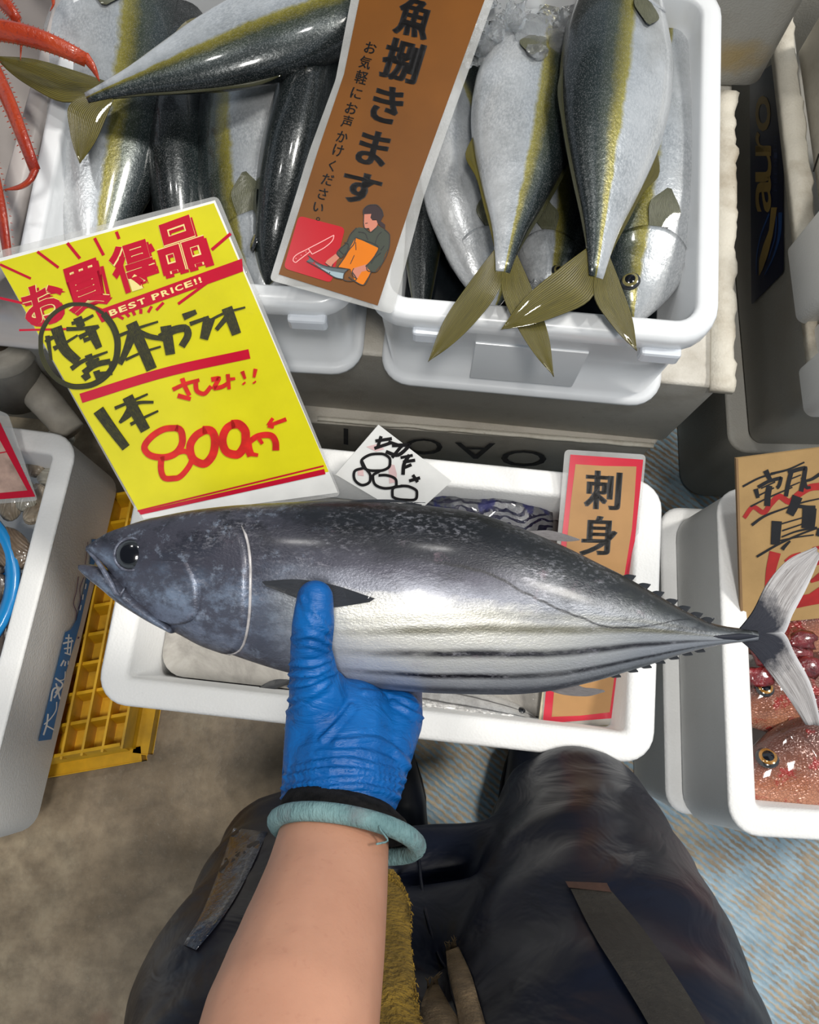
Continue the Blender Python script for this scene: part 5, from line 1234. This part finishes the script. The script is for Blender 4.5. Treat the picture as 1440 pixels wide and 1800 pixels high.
# bag printed with dark blue waves, lying along the far wall of the box
def bag_mat():
    t = NT('printed_clear_bag'); o = t.coord(); t.set(Roughness=.16, Alpha=.92); t.b.inputs['Coat Weight'].default_value = .7
    w = t.n('ShaderNodeTexWave', {'Vector': t.mapping(o, (1, 1.6, 1)), 'Scale': 26.0, 'Distortion': 9.0, 'Detail': 2.0, 'Detail Scale': 1.2}, wave_type='RINGS').outputs['Fac']
    base = t.ramp(t.noise(o, 20, 5), [(.3, (.05, .055, .07)), (.7, (.26, .26, .27))])
    c = t.mix(t.ramp(w, [(.28, 1.0), (.40, 0.0)]), base, (.008, .008, .030))
    c = t.mix(t.ramp(t.noise(o, 24, 4), [(.54, 0.0), (.58, .85)]), c, (.010, .012, .12))
    t.color(c); t.bump(t.noise(o, 40, 5, .7), .9, .006); return t.m
M['bag'] = bag_mat()
bg = thing('printed_bag', 'crumpled clear bag printed with dark blue waves, between the tuna and the far rim', 'bag', P(850, 900, .40))
rows = []
for i in range(22):
    k = i/21; r = []
    for j in range(22):
        a = 2*math.pi*j/22; c_ = P(745+225*k, 885+30*k, .405); e = math.sin(math.pi*min(.98, max(.02, k)))**.4
        p = Vector((0, math.cos(a)*.040*e, math.sin(a)*.034*e)); p *= 1+.28*noise.noise(Vector((k*6, math.cos(a)*1.5, math.sin(a)*1.5)))+.12*noise.noise(Vector((k*19, math.cos(a)*4, math.sin(a)*4)))
        r.append(c_+p)
    rows.append(r)
me = grid_mesh(rows, closed=True, cap=True); fix(me); obj('bag_film', me, M['bag'], bg, True)

# ------------------------------------------------------------------ snappers
def snapper_mat():
    t = NT('snapper_skin'); u = t.coord('UV'); o = t.coord(); sx = t.n('ShaderNodeSeparateXYZ', {0: u}).outputs
    n = t.noise(o, 24, 6, .7); v = t.math('ADD', sx[1], t.math('MULTIPLY', t.math('SUBTRACT', n, .5), .35))
    c = t.ramp(v, [(0.0, (.50, .33, .26)), (.25, (.46, .20, .115)), (.45, (.38, .135, .07)), (.62, (.24, .085, .05)), (.80, (.13, .05, .035)), (1.0, (.07, .03, .022))])
    sc = t.n('ShaderNodeTexVoronoi', {'Vector': t.mapping(o, (1, 1.3, 1)), 'Scale': 260.0}, feature='DISTANCE_TO_EDGE').outputs['Distance']
    c = t.mix(t.ramp(sc, [(.0, .6), (.12, 0.0)]), c, (.10, .030, .022))
    c = t.mix(t.ramp(t.noise(o, 34, 5, .75), [(.56, 0), (.64, .85)]), c, (.30, .010, .010))
    c = t.mix(t.ramp(t.noise(o, 46, 5, .75), [(.62, 0), (.70, .7)]), c, (.62, .46, .38))
    t.color(c); t.set(Roughness=.26, Metallic=.12); t.b.inputs['Coat Weight'].default_value = .9; t.b.inputs['Coat Roughness'].default_value = .05
    t.bump(t.math('ADD', sc, t.math('MULTIPLY', t.noise(o, 60, 4), .8)), .5, .002); return t.m
M['sn'] = snapper_mat(); M['sn_fin'] = fin_mat('red_fin', (.22, .030, .018), (.42, .14, .09))
M['gore'] = plain('blood_red_gill', (.15, .004, .006), .12, coat=1.0, var=.6, scale=70, bump=1.0, bscale=110, bdist=.005)
SG = 'red snappers in the box'
s1, f1, m1 = fish('s', 'big-eyed red snapper lying at the near corner of its box, head by the rim', P(1284, 1388, .330), P(1770, 1300, .335), (-.1, 1, .12), SG)
s2, f2, m2 = fish('s', 'red snapper with a torn blood-red gill, under the held tuna\'s tail', P(1305, 1135, .325), P(1710, 1010, .340), (.25, 1, .35), SG)
s3, f3, m3 = fish('s', 'red snapper wedged lowest between the other two in its box', P(1284, 1250, .322), P(1690, 1195, .318), (.1, 1, .3), SG)
def at_pt(x, y, z): return P(x, y, z)
for par, spots in ((s2, [(1396, 1150, .378, .024), (1424, 1172, .384, .020), (1345, 1150, .362, .016), (1335, 1190, .352, .014), (1412, 1125, .384, .016)]), (s1, [(1428, 1232, .395, .013), (1440, 1262, .395, .013)])):
    for i, (x, y, z, r) in enumerate(spots):
        me = ice_mesh(r, i+90); me.transform(Matrix.Translation(P(x, y, z)) @ Matrix.Diagonal((1.2, .9, .30, 1))); obj('bloody_gill', me, M['gore'], par, True)
# upper jaw, lips of the near snapper
lip = [f1.S(u, a, .001)[0] for u, a in ((.004, -20), (.03, -34), (.06, -42), (.085, -40))]
obj('lip', tube(lip, [.004, .0045, .004, .002], 8), plain('pale_lip', (.46, .25, .20), .25, coat=.8, var=.3, scale=90), s1)
lip = [f1.S(u, a, .001)[0] for u, a in ((.006, -52), (.04, -62), (.075, -66), (.10, -58))]
obj('lip', tube(lip, [.003, .0045, .004, .002], 8), bpy.data.materials['pale_lip'], s1)

# ------------------------------------------------------------------ clams in the blue basin, pale shellfish beside it
bs = thing('blue_basin', 'bright blue plastic basin of clams', 'basin', P(-85, 1045, .205))
bc = P(-85, 1045, .205); prof = [(.0, .0), (.085, .0), (.095, .006), (.118, .085), (.128, .090), (.130, .086), (.134, .087), (.134, .094), (.128, .097), (.120, .096), (.112, .088), (.088, .010), (.0, .008)]
rows = [[bc+Vector((max(r, .0005)*math.cos(2*math.pi*k/48), max(r, .0005)*math.sin(2*math.pi*k/48), z-.02)) for k in range(48)] for r, z in prof]
me = grid_mesh(rows, closed=True); fix(me); obj('basin_bowl', me, plain('blue_plastic', (.008, .21, .52), .28, coat=.4, var=.06), bs, True)
def shell_mat(name, a, b):
    t = NT(name); o = t.coord(); t.set(Roughness=.28); t.b.inputs['Coat Weight'].default_value = .5
    w = t.n('ShaderNodeTexWave', {'Vector': t.mapping(o, (1, 1, 1)), 'Scale': 130.0, 'Distortion': 1.5, 'Detail': 2.0}, wave_type='RINGS').outputs['Fac']
    c = t.ramp(t.noise(o, 50, 5), [(.3, a), (.7, b)]); c = t.mix(t.math('MULTIPLY', w, .35), c, tuple(x*.4 for x in a)); t.color(c); t.bump(w, .5, .001); return t.m
SHM = [shell_mat('brown_clam', (.10, .068, .045), (.20, .145, .10)), shell_mat('tan_clam', (.17, .125, .075), (.33, .26, .17)), shell_mat('dark_clam', (.045, .035, .032), (.11, .085, .07))]
PSM = [shell_mat('pale_shell', (.34, .32, .26), (.56, .54, .46)), shell_mat('ivory_shell', (.30, .24, .17), (.50, .43, .33))]
def valve(r, sgn):
    rows = []
    for i in range(9):
        q = i/8; row = []
        for j in range(20):
            a = 2*math.pi*j/20; R_ = 1-.16*math.cos(a)+.05*math.cos(2*a)
            rr = math.sin(q*math.pi/2)
            row.append(Vector((rr*R_*math.cos(a)*1.12+.35*(1-q), rr*R_*math.sin(a)*.86, sgn*.42*math.cos(q*math.pi/2)**.8*(1+.02*(i % 2))))*r)
        rows.append(row)
    me = grid_mesh(rows, closed=True, cap=True); fix(me); return me
_v = {}
def clam(name, label, cat, loc, r, rot, mat_, group):
    mx = Matrix.Translation(loc) @ (Matrix.Rotation(rot[2], 4, 'Z') @ Matrix.Rotation(rot[1], 4, 'Y') @ Matrix.Rotation(rot[0], 4, 'X'))
    t = thing(name, label, cat, mat=mx, group=group)
    for s_ in (1, -1): obj('shell_valve', valve(r, s_), mat_, t)
    return t
rn = random.Random(11)
for i, (x, y, z, r, m_, lab) in enumerate(((22, 968, .268, .031, 0, 'large brown clam topmost in the blue basin, below the far rim'), (36, 1034, .262, .024, 1, 'ribbed tan clam beside the basin\'s right rim'), (20, 1085, .262, .027, 1, 'long tan clam standing on edge in the middle of the basin heap'), (2, 1036, .256, .022, 2, 'dark clam tucked left of the ribbed tan clam'),
        (6, 1132, .256, .023, 2, 'dark clam nearest the front of the blue basin'), (-22, 985, .262, .028, 2, 'dark clam left of the large brown clam'), (-30, 1080, .262, .028, 0, 'brown clam in the hidden half of the basin'), (-70, 1040, .262, .03, 1, 'tan clam at the basin centre'))):
    clam('clam', lab, 'clam', P(x, y, z), r, (rn.uniform(-.5, .5), rn.uniform(-.5, .5), rn.uniform(0, 6)), SHM[m_], 'clams in the blue basin')
for i, (x, y, z, r, m_, lab) in enumerate(((92, 792, .215, .024, 0, 'pale shell in the far corner of the clam box'), (60, 815, .22, .022, 1, 'ivory shell just right of the pinkish sign'), (88, 840, .22, .020, 0, 'small pale shell by the box wall, third from the corner'), (45, 868, .235, .021, 0, 'pale shell touching the bottom of the pinkish sign'),
        (78, 880, .23, .021, 1, 'ivory shell between the basin and the box wall'), (20, 885, .235, .020, 1, 'ivory shell against the blue basin rim'), (58, 905, .235, .017, 1, 'brownish ivory shell wedged by the basin rim'), (115, 800, .20, .018, 1, 'little ivory shell tight in the box corner'), (110, 770, .21, .018, 0, 'little pale shell by the far wall of the clam box'))):
    clam('white_shell', lab, 'shell', P(x, y, z), r, (rn.uniform(-.6, .6), rn.uniform(-.6, .6), rn.uniform(0, 6)), PSM[m_], 'pale shells beside the basin')

# ------------------------------------------------------------------ red crab reaching over from the far-left tub
cb = thing('red_crab', 'red long-legged crab hanging its legs over the tub edge', 'crab', P(-95, 170, .655))
def crab_mat():
    t = NT('crab_shell'); o = t.coord(); t.set(Roughness=.35); t.b.inputs['Coat Weight'].default_value = .4
    c = t.ramp(t.noise(o, 22, 5), [(.3, (.26, .012, .004)), (.7, (.46, .055, .008))]); c = t.mix(t.ramp(t.noise(o, 260, 2), [(.62, 0), (.68, .6)]), c, (.20, .02, .01))
    t.color(c); t.bump(t.noise(o, 300, 2), .6, .0015); return t.m
M['crab'] = crab_mat()
def seg(name, pts, rads, parent):
    me = tube(spline(pts, 14), [(interp(k/13, [q/(len(rads)-1) for q in range(len(rads))], rads), .55*interp(k/13, [q/(len(rads)-1) for q in range(len(rads))], rads)) for k in range(14)], 10)
    o = obj(name, me, M['crab'], parent, True)
    sp = []
    L = spline(pts, 34)
    for i in range(2, 32):
        r = interp(i/33, [q/(len(rads)-1) for q in range(len(rads))], rads); t_ = (L[i+1]-L[i]).normalized(); s_ = t_.cross((CAM-L[i]).normalized()).normalized()
        for sg in (1, -1): sp.append(tube([L[i]+s_*sg*r*.85, L[i]+s_*sg*(r+.0011)+t_*.0008], [.0007, .0001], 4))
    if name == 'leg': obj('spines', join(sp), M['crab'], o, True, False)['kind'] = 'stuff'
    return o
zc_ = .70
seg('leg', [P(-90, 60, zc_-.01), P(-10, 52, .715), P(60, 66, .715), P(112, 86, .71), P(152, 106, .70)], [.0095, .0105, .0105, .0095, .0070], cb); seg('claw_tip', [P(150, 100, .702), P(163, 118, .698), P(175, 143, .690)], [.0060, .0042, .0006], cb)
seg('leg', [P(-60, 40, .68), P(-10, 125, .70), P(20, 190, .705), P(45, 255, .70), P(62, 300, .69)], [.009, .0098, .0095, .0085, .0070], cb); seg('claw_tip', [P(62, 298, .69), P(52, 318, .688), P(30, 330, .684), P(5, 334, .68)], [.0066, .0056, .0036, .0005], cb)
seg('leg', [P(-60, 150, .67), P(-14, 300, .68), P(2, 370, .68), P(12, 440, .67), P(18, 480, .66)], [.009, .0095, .009, .008, .006], cb); seg('claw_tip', [P(18, 478, .66), P(30, 520, .65)], [.005, .0008], cb)
seg('leg', [P(-70, -40, .67), P(-10, -12, .69), P(16, 15, .69), P(32, 38, .685)], [.009, .0095, .009, .0066], cb); seg('claw_tip', [P(32, 38, .685), P(37, 70, .68), P(36, 106, .672)], [.0042, .0028, .0005], cb)
seg('leg', [P(10, -80, .68), P(60, -50, .69), P(90, -12, .69)], [.008, .0085, .006], cb); seg('claw_tip', [P(92, -12, .69), P(94, 5, .688), P(88, 20, .683)], [.0042, .0028, .0005], cb)
bm = bmesh.new(); bmesh.ops.create_icosphere(bm, subdivisions=4, radius=1)
for v in bm.verts:
    n_ = v.co.copy(); v.co = Vector((n_.x*.055, n_.y*.06, n_.z*.024))*(1+.08*noise.noise(n_*4)+.03*noise.noise(n_*14))
me = bpy.data.meshes.new('m'); bm.to_mesh(me); bm.free(); me.transform(Matrix.Translation(P(-135, 120, .675))); obj('carapace', me, M['crab'], cb, True)

# ------------------------------------------------------------------ beige pipe fitting behind the clam box
pf = thing('pipe_fitting', 'beige plastic pipe fitting standing behind the clam box, a round hole in its flange', 'pipe', P(35, 700, .22))
M['beige'] = plain('dirty_beige_plastic', (.36, .33, .28), .6, var=.35, scale=22)
a0, a1 = P(-6, 600, .355), P(34, 690, .24); d_ = (a1-a0).normalized()
me = tube([a0, a0+d_*.004, a0+d_*.022, a0+d_*.026, a0+d_*.03, a1], [.046, .048, .048, .046, .041, .041], 28); obj('pipe_body', me, M['beige'], pf, True)
me = tube([a0-d_*.003, a0-d_*.0005, a0+d_*.002], [.026, .030, .031], 28); obj('flange_ring', me, M['beige'], pf, True)
me = tube([a0-d_*.0032, a0-d_*.002], [.0215, .0215], 24); obj('dark_bore', me, plain('brown_bore', (.07, .048, .03), .9, var=.5, scale=60), pf, True, False)  # flat dark brown disc in place of an open bore
obj('side_arm', tube([P(45, 668, .27), P(88, 715, .25), P(125, 760, .24)], [.026, .024, .022], 20), M['beige'], pf, True)
